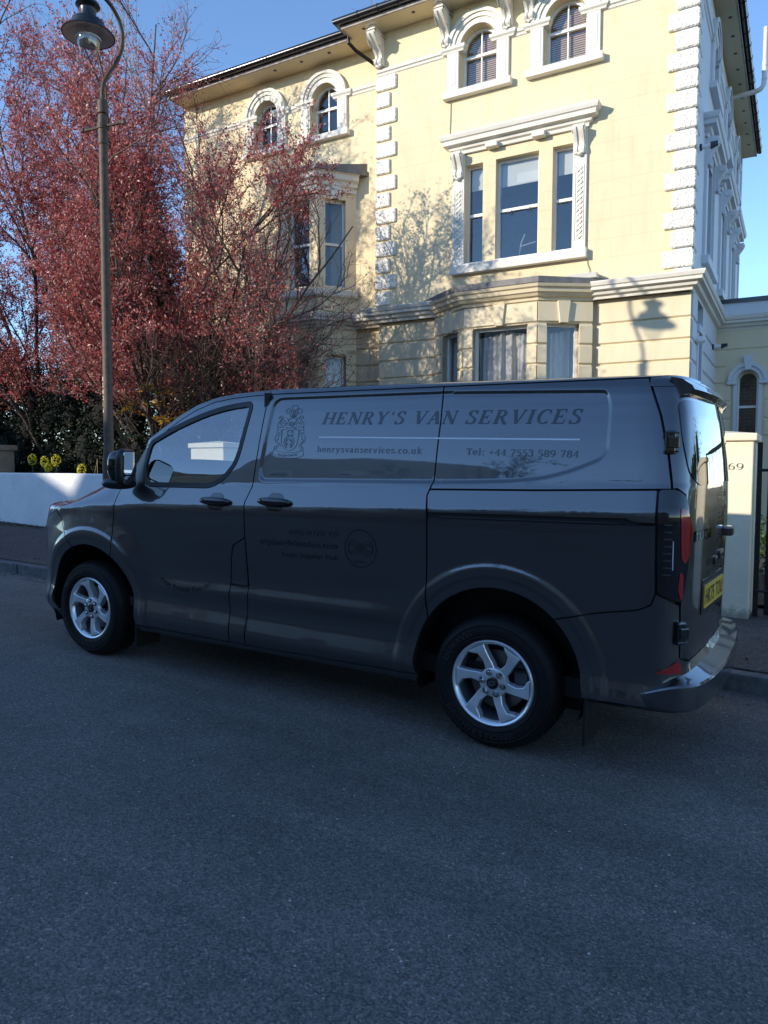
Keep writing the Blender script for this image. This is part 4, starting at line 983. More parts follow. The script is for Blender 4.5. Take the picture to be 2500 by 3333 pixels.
# door glass and its seal, both sides
for sd_ in (-1, 1):
    skin('window_seal', WINO, M_blk, VAN, holes=[shrink(WIN, .004)], side=sd_, gap=0, off=.002, step=.04, feat=False)
    skin('door_window', WIN, M_vglass, VAN, side=sd_, gap=0, off=-.008, step=.05, feat=False, rim=False)
    skin('mirror_sail', rounded([(.318, 1.272), (.56, 1.262), (.535, 1.37), (.538, 1.512), (.50, 1.498), (.355, 1.40)], .015), M_trim, VAN, side=sd_, gap=0, off=.003, step=.05, feat=False)
# roof, windscreen, bonnet, floor
def loft(name, rows, m, parent, smooth=True):
    n = len(rows[0]); vs = [p for r in rows for p in r]; k = len(rows)
    fs = [(i*n+j, i*n+j+1, (i+1)*n+j+1, (i+1)*n+j) for i in range(k-1) for j in range(n-1)]
    return MB().add(vs, fs).build(name, m, parent, smooth=True, angle=60)
def edge(x, z): a, b = F(np.array([x]), np.array([z])); return float(a[0]), float(b[0])
rows = []
for (x, z) in [(p[0], p[1]) for p in APIL[5:]]+[(x, 1.884+.014*min(1, (x-1.5)/1.2)) for x in np.linspace(1.6, 3.93, 14)]:
    xx, y = edge(x, z); bulge = .22*max(0, min(1, (1.5-x)/.6)); dr = .0 if x < 3.9 else .03
    rows.append([(xx-bulge*(1-t*t)*.9-(.0), y*(-t)*-1 if False else -y*t, z+.035*(1-t*t)-(.02*(1-t*t) if x > 3.85 else 0)) for t in np.linspace(-1, 1, 13)])
loft('roof', rows, M_paint, VAN)
rows = []
for (x, z) in APIL[:6]:
    xx, y = edge(x, z); rows.append([(xx-.30*(1-t*t), -y*t, z-.01+.01*(1-t*t)) for t in np.linspace(-1, 1, 13)])
loft('windscreen', rows, M_vglass, VAN)
rows = []
for x in (-.35, -.26, -.137, 0, .12, .215, .30):
    z = float(np.interp(x, Hx, Hz)); xx, y = edge(x, z); rows.append([(xx-.30*(1-t*t), -y*t, z+.042*(1-t**4)-.004) for t in np.linspace(-1, 1, 15)])
loft('bonnet', rows, M_paint, VAN)
MB().box(-.35, 3.75, -.78, .78, .32, .42).build('underbody_light_block', M_blk, VAN)  # plain black box added under the floor to block light
for (cx, cz, r) in ARCH:
    for sd_ in (-1, 1):
        rows = [[(cx+(r+.012)*math.cos(t), sd_*yy, cz+(r+.012)*math.sin(t)) for t in np.linspace(-.35, PI+.35, 26)] for yy in (.865, .60)]
        loft('wheel_arch_liner', rows, M_blk, VAN); MB().box(cx-r-.01, cx+r+.01, sd_*.59, sd_*.60, .2, cz+r).build('wheel_arch_back', M_blk, VAN)
# cab interior
MB().box(1.50, 1.53, -.76, .76, .4, 1.86).build('bulkhead', M_dkint, VAN)
MB().prism([(.02, 1.12), (.55, 1.16), (.62, 1.24), (.50, 1.30), (.15, 1.30)], 'y', -.74, .74).build('dashboard', M_dkint, VAN)
for y in (-.46, .46):
    st = empty('seat', (1.05, y, .5), 0, VAN)
    MB().box(-.25, .25, -.23, .23, .2, .42).build('cushion', M_seat, st, bevel=.05, seg=3); MB().box(.18, .30, -.22, .22, .40, .92).build('back', M_seat, st, bevel=.045, seg=3); MB().box(.22, .30, -.13, .13, .95, 1.12).build('headrest', M_seat, st, bevel=.035, seg=3)
sw = MB(); sw.tube([(.64+.19*.45*math.cos(t), .42+.19*math.sin(t), 1.22+.19*.85*math.cos(t)*-1) for t in np.linspace(0, 2*PI, 25)], .016, 8, cap=False); sw.build('steering_wheel', M_black, VAN, smooth=True)
MB().box(.06, 1.5, -.80, .80, .40, .46).build('cab_floor', M_dkint, VAN)
# ------------------------------------------------------------------ wheels
def wheel(x, sd_, proto=None):
    w = empty('wheel', (x, sd_*.875, .345), 0 if sd_ < 0 else PI, VAN)
    if proto:
        for c in proto.children: o = c.copy(); COL.objects.link(o); o.parent = w
        return w
    # tyre: outer face at local y=0 pointing -y, goes back +y
    R = .345
    MB().lathe([(.222, .018), (.226, .004), (.236, -.004), (.262, -.010), (.292, -.008), (.316, .004), (.330, .020), (.338, .034), (R, .052), (R, .168), (.332, .20), (.29, .222), (.24, .22)], 72, 'y').build('tyre', M_rub, w, smooth=True, angle=28)
    for rr in (.300, .243): MB().lathe([(rr-.003, -.0085), (rr, -.0115), (rr+.003, -.0085)], 64, 'y').build('sidewall_ring', M_rub, w, smooth=True)
    mb = MB()
    for k in range(56):
        a = 2*PI*k/56; ca, sa = math.cos(a), math.sin(a)
        for (y0, y1, tw, dd) in ((.030, .072, .011, 0), (.076, .128, .010, .03), (.132, .19, .011, .06)):
            a2 = a+dd; vs = []
            for (rad, ww) in ((.338 if y0 < .05 else .343, tw), (.3505, tw*.9)):
                for yy in (y0, y1):
                    for q in (-1, 1):
                        r0 = rad-(.012 if yy < .04 else 0); th = a2+q*ww/.345; vs.append((r0*math.cos(th), yy, r0*math.sin(th)))
            mb.add(vs, [(4, 5, 7, 6), (0, 1, 5, 4), (2, 6, 7, 3), (0, 4, 6, 2), (1, 3, 7, 5)])
    o = mb.build('tread_blocks', M_rub, w); o['kind'] = 'stuff'
    # rim: outer flange ring + barrel
    MB().lathe([(.196, .030), (.206, .004), (.216, .0), (.223, .006), (.222, .03)], 72, 'y').build('rim_flange', M_alloy, w, smooth=True, angle=50)
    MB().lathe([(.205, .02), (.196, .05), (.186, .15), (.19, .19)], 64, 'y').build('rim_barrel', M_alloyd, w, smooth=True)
    # six twisted spokes
    for k in range(6):
        a = PI/2+math.radians(14)+k*PI/3
        def P(r, t, y): return (r*math.cos(a+t), y, r*math.sin(a+t))
        # face outline (polar): narrow at hub, wide blade end swept clockwise
        lead = [(.058, .48), (.10, .22), (.14, .10), (.175, .055), (.204, .03)]
        trail = [(.204, -.47), (.186, -.41), (.165, -.25), (.12, -.19), (.058, -.46)]
        top = [(r, -t) for r, t in lead]+[(r, -t) for r, t in trail]
        yf = lambda r: .026-.024*ss((np.array(r)-.05)/.14)
        n = len(top); rr2 = []
        vs = [P(r, t, float(yf(r))+.002) for r, t in top]+[P(r*.995, t, float(yf(r))+.05) for r, t in top]
        fs = [(i, i+1, n-2-i, n-1-i) for i in range(n//2-1)]
        fs += [(i, n+i, n+(i+1) % n, (i+1) % n) for i in range(n)]
        MB().add(vs, fs).build('spoke', M_alloy, w, fixn=True, bevel=.004)
        # ridge facet gives each blade its crease
    MB().lathe([(.001, .016), (.060, .016), (.074, .022), (.082, .04)], 48, 'y').build('hub', M_alloy, w, smooth=True, angle=40)
    for k in range(6):
        a = PI/2+k*PI/3+math.radians(30-12); c, s_ = .056*math.cos(a), .056*math.sin(a)
        MB().lathe([(.0165, .012), (.0165, .0125), (.014, .018), (.001, .018)], 16, 'y', (c, 0, s_)).build('nut_recess', M_black, w)
        MB().lathe([(.001, -.001), (.007, .0), (.0115, .006), (.0115, .018)], 6, 'y', (c, 0, s_)).build('wheel_nut', M_chrome, w)
    MB().lathe([(.001, .006), (.026, .007), (.031, .010), (.033, .016)], 32, 'y').build('centre_cap', M_gloss, w, smooth=True)
    e = MB(); e.tube([(.019*math.cos(t)*.95, .0045, .010*math.sin(t)+.004*math.cos(t)) for t in np.linspace(0, 2*PI, 20)], .0012, 5, cap=False); e.tube([(-.012+.024*q, .0045, -.002+.004*q+.003*math.sin(q*14)) for q in np.linspace(0, 1, 14)], .001, 5); e.build('cap_emblem', M_steel, w)
    MB().lathe([(.06, .10), (.155, .10), (.155, .115)], 40, 'y').build('brake_disc', M_steel, w)
    MB().box(.08, .17, .085, .16, -.05, .06).build('brake_caliper', mat('caliper', (.16, .16, .17), .5, metal=.5), w, bevel=.012)
    MB().lathe([(.0, .17), (.19, .172)], 32, 'y').build('brake_shield', M_blk, w)
    return w
w0 = wheel(0, -1); w1 = wheel(3.1, -1, w0); wheel(0, 1, w0); wheel(3.1, 1, w0)
w0.rotation_euler = (0, math.radians(8), 0); w1.rotation_euler = (0, math.radians(-3), 0)
# mud flaps
MB().box(3.575, 3.592, -.90, -.66, .135, .42).build('mud_flap', M_black, VAN, bevel=.004); MB().box(.505, .52, -.90, -.68, .14, .31).build('mud_flap', M_black, VAN, bevel=.004)
# ------------------------------------------------------------------ side furniture
def on_skin(u, z, off=0.):
    p = F3(np.array([u]), np.array([z]))[0]; n = Fn(np.array([u]), np.array([z]))[0]; return Vector(p+n*off), Vector(n)
def handle(u, z):
    h = empty('door_handle', (0, 0, 0), 0, VAN)
    skin('handle_cup', rounded([(u-.052, z-.052), (u+.052, z-.052), (u+.07, z), (u+.045, z+.055), (u-.045, z+.055), (u-.07, z)], .03), M_gloss, h, gap=0, off=.002, step=.02, feat=False, thick=.006)
    prof = []
    vs = []; fs = []; n = 22; m = 10
    for i in range(n+1):
        t = i/n*2-1; x = u+.125*t; e = (1-abs(t)**3.2)**.5; rz = .026*max(.15, e); ry = .030*max(.12, e)
        p0, nn = on_skin(min(max(x, 0), 4), z, .012)
        for k in range(m):
            a = 2*PI*k/m; vs.append((x, p0.y-ry*math.cos(a)-.006*e, z+.004+rz*math.sin(a)))
    fs = [(i*m+k, i*m+(k+1) % m, (i+1)*m+(k+1) % m, (i+1)*m+k) for i in range(n) for k in range(m)]+[tuple(range(m)), tuple(n*m+k for k in range(m))]
    MB().add(vs, fs).build('grip', M_gloss, h, smooth=True, angle=70, fixn=True)
    p0, nn = on_skin(u-.075, z, .045); MB().lathe([(.006, -.004), (.006, .004)], 10, 'y', tuple(p0), close=True).build('lock', M_chrome, h)
    return h
handle(1.245, 1.181); handle(1.712, 1.200)
# mirror
mr = empty('wing_mirror', (.515, -.985, 1.265), 0, VAN)
def ellipsoid(c, r, n=20, m=14, p=2.6, cut=None):
    vs = []; fs = []
    f = lambda v: math.copysign(abs(v)**(2/p), v)
    for i in range(m+1):
        th = -PI/2+PI*i/m
        for k in range(n):
            ph = 2*PI*k/n; vs.append((c[0]+r[0]*f(math.cos(th))*f(math.cos(ph)), c[1]+r[1]*f(math.cos(th))*f(math.sin(ph)), c[2]+r[2]*f(math.sin(th))))
    fs = [(i*n+k, i*n+(k+1) % n, (i+1)*n+(k+1) % n, (i+1)*n+k) for i in range(m) for k in range(n)]
    return vs, fs
a, b = ellipsoid((-.055, 0, .135), (.075, .098, .115), p=2.8); MB().add(a, b).build('cap', M_gloss, mr, smooth=True, angle=80)
a, b = ellipsoid((.0, 0, .12), (.040, .110, .145), p=3.6); MB().add(a, b).build('housing', M_black, mr, smooth=True, angle=80)
a, b = ellipsoid((-.075, .03, .0), (.125, .115, .045), p=2.6); MB().add(a, b).build('foot', M_black, mr, smooth=True, angle=80)
def rr_plate(x, y0, y1, z0, z1, rad): return [(y, z) for y, z in rounded([(y0, z0), (y1, z0), (y1, z1), (y0, z1)], rad)]
M_mirror = mat('mirror_glass', (.85, .87, .88), .02, metal=1)
MB().prism(rr_plate(0, -.088, .088, .070, .240, .03), 'x', .034, .042).build('mirror_glass', M_mirror, mr)
MB().prism(rr_plate(0, -.080, .080, .000, .058, .02), 'x', .034, .042).build('wide_angle_glass', M_mirror, mr)
mr.rotation_euler = (0, 0, math.radians(18)); mr.scale = (.84, .84, .88)
m2 = empty('wing_mirror', (.45, .80, 1.27), 0, VAN)
a, b = ellipsoid((.0, .185, .115), (.085, .105, .16), p=2.8); MB().add(a, b).build('cap', M_paint, m2, smooth=True, angle=80)
a, b = ellipsoid((0, .10, -.055), (.085, .15, .05), p=2.6); MB().add(a, b).build('foot', M_black, m2, smooth=True, angle=80)
# ------------------------------------------------------------------ rear end
def rskin(name, poly, m, parent, **k): return skin(name, poly, m, parent, feat=False, **k)
UC = UR_END
dl = [(3.925, 1.368), (3.911, 1.52), (3.886, 1.703), (3.862, 1.84), (UC-.004, 1.862), (UC-.004, .60), (4.10, .575), (4.005, .60), (3.99, .85), (4.022, 1.0), (4.040, 1.20), (3.993, 1.345), (3.945, 1.372)]
RW_ = rounded([(4.015, 1.43), (3.975, 1.60), (3.97, 1.775), (UC-.03, 1.80), (UC-.03, 1.40), (4.13, 1.385)], [.06, .08, .05, .03, .03, .05])
for sd_ in (-1, 1):
    rskin('rear_door', dl, M_paint, VAN, side=sd_, step=.03, gap=.004)
    rskin('rear_window', RW_, M_privacy, VAN, side=sd_, step=.04, gap=0, off=.004, thick=.008)
    skin('roof_rear_corner', [(3.850, 1.842), (3.86, 1.896), (3.93, 1.90), (UC, 1.90), (UC, 1.862), (3.866, 1.838)], M_paint, VAN, side=sd_, feat=False, gap=.001)
    # tail lamp
    tl = rounded([(3.866, 1.364), (3.942, 1.366), (3.990, 1.338), (4.036, 1.20), (4.018, 1.02), (3.990, .86), (3.93, .875), (3.876, .90), (3.868, 1.10)], [.02, .02, .04, .05, .05, .02, .02, .02, .02])
    rskin('tail_lamp', tl, M_gloss, VAN, side=sd_, step=.02, gap=.002, off=.012, thick=.03)
    rskin('tail_lamp_red_lens', rounded([(3.962, 1.285), (4.0, 1.275), (4.028, 1.20), (4.018, 1.08), (3.995, 1.035), (3.972, 1.06), (3.966, 1.15)], .012), mat('red_lens', (.34, .010, .010), .08, spec=.8, coat=1), VAN, side=sd_, step=.02, gap=0, off=.016, thick=.01)
    rskin('tail_lamp_lower_red', rounded([(3.968, 1.0), (3.985, .99), (3.986, .88), (3.975, .875), (3.962, .92)], .008), mat('red_lens', (.38, .012, .010)), VAN, side=sd_, step=.02, gap=0, off=.016, thick=.01)
    for k in range(8):
        zz = .985+k*.032
        rskin('tail_lamp_bar', [(3.896, zz), (3.928, zz), (3.928, zz+.006), (3.896, zz+.006)], M_trim, VAN, side=sd_, gap=0, off=.014, step=.03, thick=.006)
    rskin('reflector_strip', [(3.885, .535), (3.985, .59), (4.0, .57), (4.0, .535)], MATS['red_lens'], VAN, side=sd_, gap=0, off=.016, step=.03, thick=.012)
rskin('lamp_edge_line', [(3.934, 1.01), (3.937, 1.01), (3.935, 1.14), (3.932, 1.14)], mat('lamp_white_line', (.7, .72, .75), .3), VAN, gap=0, off=.0145, step=.03, thick=.004)
# bumper bar: a shelf that runs round the back
bpl = [(3.76, -.885), (3.84, -.888), (3.93, -.872), (4.0, -.835), (4.045, -.72), (4.08, -.45), (4.095, 0)]
bpl = bpl+[(x, -y) for x, y in bpl[::-1][1:]]
q = smooth_path([(a, b, 0) for a, b in bpl], 5); bpl2 = [(v.x, v.y) for v in q]
def bsweep(prof, name, m, taper=None):
    n = len(bpl2); vs = []; k = len(prof)
    for i, (x, y) in enumerate(bpl2):
        a = Vector(bpl2[max(i-1, 0)]); c = Vector(bpl2[min(i+1, n-1)]); t = (c-a).normalized(); nn = Vector((t.y, -t.x))
        s_ = ss((x-3.74)/.27) if taper else 1.
        for (o, z) in prof: vs.append((x+nn.x*o*float(s_), y+nn.y*o*float(s_), z if not taper else .385+(z-.385)*(.25+.75*float(s_)) if z > .385 else z))
    fs = [(i*k+j, (i+1)*k+j, (i+1)*k+j+1, i*k+j+1) for i in range(n-1) for j in range(k-1)]
    return MB().add(vs, fs).build(name, m, VAN, smooth=True, angle=24, fixn=True)
bsweep([(-.05, .368), (.0, .370), (.030, .376), (.041, .388), (.043, .44), (.041, .490), (.034, .500), (.0, .508), (-.05, .520), (-.10, .545)], 'bumper_bar', M_paint, taper=True)
bsweep([(-.10, .345), (-.03, .35), (.0, .365), (.012, .385)], 'bumper_underside', M_trim)
for yy in (-.80, .8): MB().lathe([(.001, -.002), (.011, 0), (.012, .004)], 14, 'x', (4.062, yy*.83, .45)).build('parking_sensor', M_trim, VAN)
# spoiler
rows = []
for t in np.linspace(-1, 1, 21):
    y = .69*t; e = 1-abs(t)**4
    rows.append([(3.865-.01*t*t, y, 1.886+.014*e), (3.935-.03*t*t, y, 1.876+.014*e), (4.00-.05*t*t, y, 1.846+.010*e), (4.012-.05*t*t, y, 1.826+.004*e), (3.99-.05*t*t, y, 1.806), (3.93-.04*t*t, y, 1.80)])
n = 6; vs = [p for r in rows for p in r]; fs = [(i*n+j, (i+1)*n+j, (i+1)*n+(j+1) % n, i*n+(j+1) % n) for i in range(20) for j in range(n)]+[tuple(range(6)), tuple(20*6+j for j in range(6))]
MB().add(vs, fs).build('roof_spoiler', M_paint, VAN, smooth=True, angle=35, fixn=True)
# hinges, handle, number plate
for (u, z) in ((3.915, 1.575), (3.985, .72)):
    hg = empty('door_hinge', (0, 0, 0), 0, VAN); p0, nn = on_skin(u, z, .012)
    ang = math.atan2(nn.y, nn.x); hg.location = p0; hg.rotation_euler = (0, 0, ang)
    hg.scale = (.8, .8, .85)
    MB().box(-.012, .016, -.028, .028, -.062, .062).build('knuckle', M_gloss, hg, bevel=.008, seg=2)
    MB().box(.012, .024, -.018, .045, -.030, .030).build('strap', M_gloss, hg, bevel=.005, seg=2)
    for zz in (-.052, .046): MB().box(-.008, .022, -.034, .045, zz, zz+.008).build('hinge_leaf', M_gloss, hg, bevel=.003)
dh = empty('rear_door_handle', (4.062, .03, 1.13), 0, VAN)
MB().box(-.02, .035, -.04, .055, -.024, .028).build('grip', M_paint, dh, bevel=.012, seg=2)
pc = empty('plate_light_bar', (4.03, -.18, 1.0), 0, VAN)
MB().box(-.02, .022, -.12, -.02, -.02, .022).build('lamp_block', M_black, pc, bevel=.01, seg=2); MB().box(-.02, .030, .02, .19, -.005, .040).build('release_grip', M_black, pc, bevel=.014, seg=2); MB().box(.0, .028, .13, .17, -.06, 0).build('camera_housing', M_black, pc, bevel=.008)
PL_A = math.radians(86)
pl = empty('number_plate', (4.043, -.26, .845), 0, VAN); pl.rotation_euler = (0, 0, math.radians(-3.2))
MB().prism(rounded([(-.26, -.056), (.26, -.056), (.26, .056), (-.26, .056)], .012), 'x', .0, .006).build('plate', mat('number_plate_yellow', (.75, .50, .06), .35), pl)
MB().prism(rounded([(-.29, -.085), (.29, -.085), (.29, .085), (-.29, .085)], .02), 'x', -.012, -.001).build('plate_holder', M_black, pl)
# aerial fin on the roof
MB().prism([(1.33, 1.90), (1.50, 1.895), (1.505, 1.925), (1.46, 1.928)], 'y', -.06, .06).build('roof_aerial', M_black, VAN, bevel=.01)
# ================================================================== planting
def tubes_mesh(paths, radii, sides=4):
    vs = []; fs = []; b = 0
    for P, R in zip(paths, radii):
        P = np.asarray(P); n = len(P); T = np.gradient(P, axis=0); T /= np.maximum(np.linalg.norm(T, axis=1, keepdims=True), 1e-9)
        ref = np.where(np.abs(T[:, 2:3]) < .9, np.array([[0, 0, 1.]]), np.array([[1., 0, 0]])); A = np.cross(T, ref); A /= np.maximum(np.linalg.norm(A, axis=1, keepdims=True), 1e-9); B = np.cross(T, A)
        an = np.arange(sides)*2*PI/sides
        ring = P[:, None]+(A[:, None]*np.cos(an)[None, :, None]+B[:, None]*np.sin(an)[None, :, None])*np.asarray(R)[:, None, None]
        vs.append(ring.reshape(-1, 3)); i = np.arange(n-1)[:, None]; k = np.arange(sides)[None]
        f = np.stack([b+i*sides+k, b+i*sides+(k+1) % sides, b+(i+1)*sides+(k+1) % sides, b+(i+1)*sides+k], -1).reshape(-1, 4); fs.append(f); b += n*sides
    return np.concatenate(vs), np.concatenate(fs)
def mesh_np(name, V, Fq, m, parent, smooth=True):
    me = bpy.data.meshes.new(name); nf, k = Fq.shape
    me.vertices.add(len(V)); me.vertices.foreach_set('co', V.astype(np.float32).ravel())
    me.loops.add(nf*k); me.loops.foreach_set('vertex_index', Fq.astype(np.int32).ravel())
    me.polygons.add(nf); me.polygons.foreach_set('loop_start', np.arange(nf, dtype=np.int32)*k)
    me.materials.append(m); me.update(calc_edges=True)
    if smooth: me.polygons.foreach_set('use_smooth', [True]*nf)
    return link_mesh(name, me, None, parent)
def leaves_mesh(C, L, Wd, r, upw=.0, D=None):
    """one kite-shaped leaf per centre"""
    n = len(C); d = r.normal(size=(n, 3)); d[:, 2] += upw
    if D is not None: d = d*.8+D
    d /= np.linalg.norm(d, axis=1, keepdims=True); s = np.cross(d, r.normal(size=(n, 3))); s /= np.maximum(np.linalg.norm(s, axis=1, keepdims=True), 1e-9)
    L = np.asarray(L).reshape(-1, 1); Wd = np.asarray(Wd).reshape(-1, 1); nn = np.cross(d, s)*L*.12
    V = np.stack([C, C+d*L*.5+s*Wd*.5+nn, C+d*L, C+d*L*.5-s*Wd*.5+nn], 1).reshape(-1, 3)
    F_ = np.arange(n*4).reshape(n, 4); return V, F_
def grow_tree(base, inner_parts, r, lens=(6.5, 3.0, 1.5, .75), kids=(9, 7, 6), rad=(.075, .028, .011, .0048), trop=.25, spread=.55, dens=None, angs=(.55, .6, .7), seg=(12, 9, 7, 5), inbounds=None):
    out = [[], [], [], []]
    def path(p, d, L, n, wob, tr):
        P = [p.copy()]; d = d/np.linalg.norm(d)
        for _ in range(n):
            d = d+r.normal(size=3)*wob; d[2] += tr/n*1.0; d /= np.linalg.norm(d); p = p+d*L/n; P.append(p)
        return np.array(P)
    def kid_dir(T, ang):
        q = np.cross(T, r.normal(size=3)); q /= max(np.linalg.norm(q), 1e-9); return T*math.cos(ang)+q*math.sin(ang)
    todo = []
    for (dx, dy, dz, L) in inner_parts:
        P = path(np.array(base, float)+np.array([r.uniform(-.15, .15), r.uniform(-.15, .15), 0]), np.array([dx, dy, dz], float), L, seg[0], .11, trop*.7)
        if inbounds is not None:
            for q in range(5, len(P)):
                if not inbounds(P[q]): P = P[:q]; break
        out[0].append((P, np.linspace(rad[0], rad[0]*.22, len(P)))); todo.append((P, L, 0))
    while todo:
        P, L, lv = todo.pop()
        if lv >= 3: continue
        k = kids[lv]; 
        for i in range(k):
            t = .16+.84*(i+r.uniform(0, 1))/k if lv == 0 else .12+.88*(i+r.uniform(0, 1))/k
            x = t*(len(P)-1); i0 = min(int(x), len(P)-2); p = P[i0]+(P[i0+1]-P[i0])*(x-i0); T = P[i0+1]-P[i0]; T = T/np.linalg.norm(T)
            Lc = lens[lv+1]*r.uniform(.6, 1.2)*(1-.35*t); q = path(p, kid_dir(T, angs[lv]*r.uniform(.6, 1.3)), Lc, seg[lv+1], .10+.03*lv, trop*(.9 if lv < 2 else .5))
            if inbounds is not None and not inbounds(q[-1]): continue
            out[lv+1].append((q, np.linspace(rad[lv+1]*r.uniform(.8, 1.1), rad[lv+1]*.3, len(q)))); todo.append((q, Lc, lv+1))
    return out
M_bark = mat('plum_bark', (.085, .058, .046), .85, var=.35, vscale=14, bump=.5, bscale=50)
M_twig = mat('plum_twig', (.12, .075, .06), .8, var=.3, vscale=5)
M_plum = leaf_mat('plum_leaf', [(.14, .025, .028), (.46, .07, .07), (.68, .15, .13), (.20, .04, .038), (.72, .28, .23), (.50, .09, .10), (.78, .48, .44), (.32, .10, .06)], .40, .40)
def build_tree(name, label, base, sk, leafC, leafL, leafW, lm, bark, twig, r, upw=.3, group=None, D=None):
    t = empty(name, base); tag(t, label, 'tree', group); o0 = np.array(base)
    tr = MB()
    V0, F0 = tubes_mesh([p-o0 for p, _ in sk[0]], [q for _, q in sk[0]], 8); mesh_np('trunk', V0, F0, bark, t)
    V1, F1 = tubes_mesh([p-o0 for p, _ in sk[1]], [q for _, q in sk[1]], 6); mesh_np('limbs', V1, F1, bark, t)['kind'] = 'stuff'
    V2, F2 = tubes_mesh([p-o0 for p, _ in sk[2]+sk[3]], [q for _, q in sk[2]+sk[3]], 3); mesh_np('twigs', V2, F2, twig, t)['kind'] = 'stuff'
    V3, F3_ = leaves_mesh(leafC-o0, leafL, leafW, r, upw, D); mesh_np('crown', V3, F3_, lm, t, False)['kind'] = 'stuff'
    return t
def leaf_points(sk, per, r, dens, levels=(2, 3), jit=.03):
    C = []; D = []
    for lv in levels:
        for P, _ in sk[lv]:
            L = np.linalg.norm(P[-1]-P[0]); k = int(per*L*(1 if lv == 3 else .75))
            if k < 1: continue
            t = r.uniform(.15 if lv == 3 else .35, 1, k)*(len(P)-1); i = np.minimum(t.astype(int), len(P)-2); q = P[i]+(P[i+1]-P[i])*(t-i)[:, None]
            q = q+r.normal(size=q.shape)*jit; keep = r.uniform(size=k) < dens(q); C.append(q[keep]); T = P[i+1]-P[i]; D.append((T/np.linalg.norm(T, axis=1, keepdims=True))[keep])
    return np.concatenate(C), np.concatenate(D)
def blob_noise(P, s, seed):
    rs = np.random.default_rng(seed); v = np.zeros(len(P))
    for _ in range(7):
        k = rs.normal(size=3)*s; v += np.sin(P@k+rs.uniform(0, 6.28))
    return v/7
r1 = np.random.default_rng(11)
base = np.array([-9.75, 9.3, G(-10)+.1])
def okA(p): return (p[2] > 2.6 or p[1] > 8.8) and p[1] < 12.6 and p[1] > 6.9 and p[0] < -6.15 and (p[0] < -8.9 or p[2] < 9.0-(p[0]+8.9)*2.0)
stA = [(-.02, -.24, 1, 8.6), (.06, -.20, 1, 8.4), (-.10, -.19, 1, 8.8), (.30, -.1, 1, 8.6), (.30, -.28, 1, 8.6), (.16, -.34, 1, 8.4), (.42, -.22, 1, 8.0), (.55, .05, 1, 7.2), (.95, -.05, 1, 5.4), (-.15, .15, 1, 8.4), (-.45, -.15, 1, 7.8), (.08, -.35, 1, 7.4), (1.35, .1, 1, 4.8), (-.75, .1, 1, 6.8), (.1, .3, 1, 7.8), (.75, -.3, 1, 5.6), (1.5, -.25, .8, 4.2), (.42, .2, 1, 8.2)]
skA = grow_tree(base, stA, r1, lens=(6.5, 2.5, 1.15, .55), kids=(11, 9, 7), rad=(.05, .018, .009, .0042), inbounds=okA)
def densA(P):
    nz = blob_noise(P, 1.3, 5); hi = np.clip((P[:, 2]-7.2)/2.5, 0, 1); q = P[:, 0]+.95*(P[:, 1]-9.3)    # q: sideways as seen from the street
    right = np.clip((q+9.7)/.8, 0, 1); mid = np.clip((-9.3-q)/.6, 0, 1); front = np.clip((8.9-P[:, 1])/.5, 0, 1)
    d = .92+.85*nz-.60*hi*mid*(1-.7*front)-(.72-.14*np.clip((P[:, 2]-5)/1.5, 0, 1))*right-1.2*np.clip((q+7.1)/.5, 0, 1)-1.2*(P[:, 2] < 2.5)-1.2*((P[:, 2] < 3.4) & (np.abs(q+9.5) < .9))
    return np.clip(d, .03, 1)
CA, DA = leaf_points(skA, 54, r1, densA)
build_tree('plum_tree', 'purple leaved plum tree reaching in front of the cream wing bay', tuple(base), skA, CA, r1.uniform(.032, .066, len(CA)), r1.uniform(.016, .031, len(CA)), M_plum, M_bark, M_twig, r1, .2, 'purple leaved plum trees', DA)
r2 = np.random.default_rng(23); baseB = np.array([-13.3, 9.8, G(-13)+.1])
stB = [(-.25, 0, 1, 10.5), (-.5, -.1, 1, 9.8), (.12, -.2, 1, 10.2), (-.85, .1, 1, 9.0), (.35, .1, 1, 9.4), (-.05, .3, 1, 10.8), (.6, -.1, 1, 7.6), (-.4, .3, 1, 10.4), (-.75, -.3, 1, 8.6), (.2, .15, 1, 10.0), (-.15, -.35, 1, 9.2)]
skB = grow_tree(baseB, stB, r2, lens=(6.5, 2.5, 1.2, .6), kids=(12, 9, 6), rad=(.055, .02, .009, .0042), inbounds=lambda p: (p[2] > 2.8 or p[1] > 8.8) and p[1] > 7.4 and p[1] < 14 and p[0] > -20)
CB, DB = leaf_points(skB, 56, r2, lambda P: np.clip(.86+.85*blob_noise(P, 1.2, 8)-1.2*(P[:, 2] < 2.6)-.30*np.clip((P[:, 2]-8.0)/3, 0, 1)-.45*np.clip((P[:, 2]-6.5)/2, 0, 1)*np.clip((P[:, 0]+12.6)/1.0, 0, 1), .06, 1))
build_tree('plum_tree', 'purple leaved plum tree at the left edge above the dark hedge', tuple(baseB), skB, CB, r2.uniform(.036, .072, len(CB)), r2.uniform(.018, .033, len(CB)), M_plum, M_bark, M_twig, r2, .2, 'purple leaved plum trees', DB)
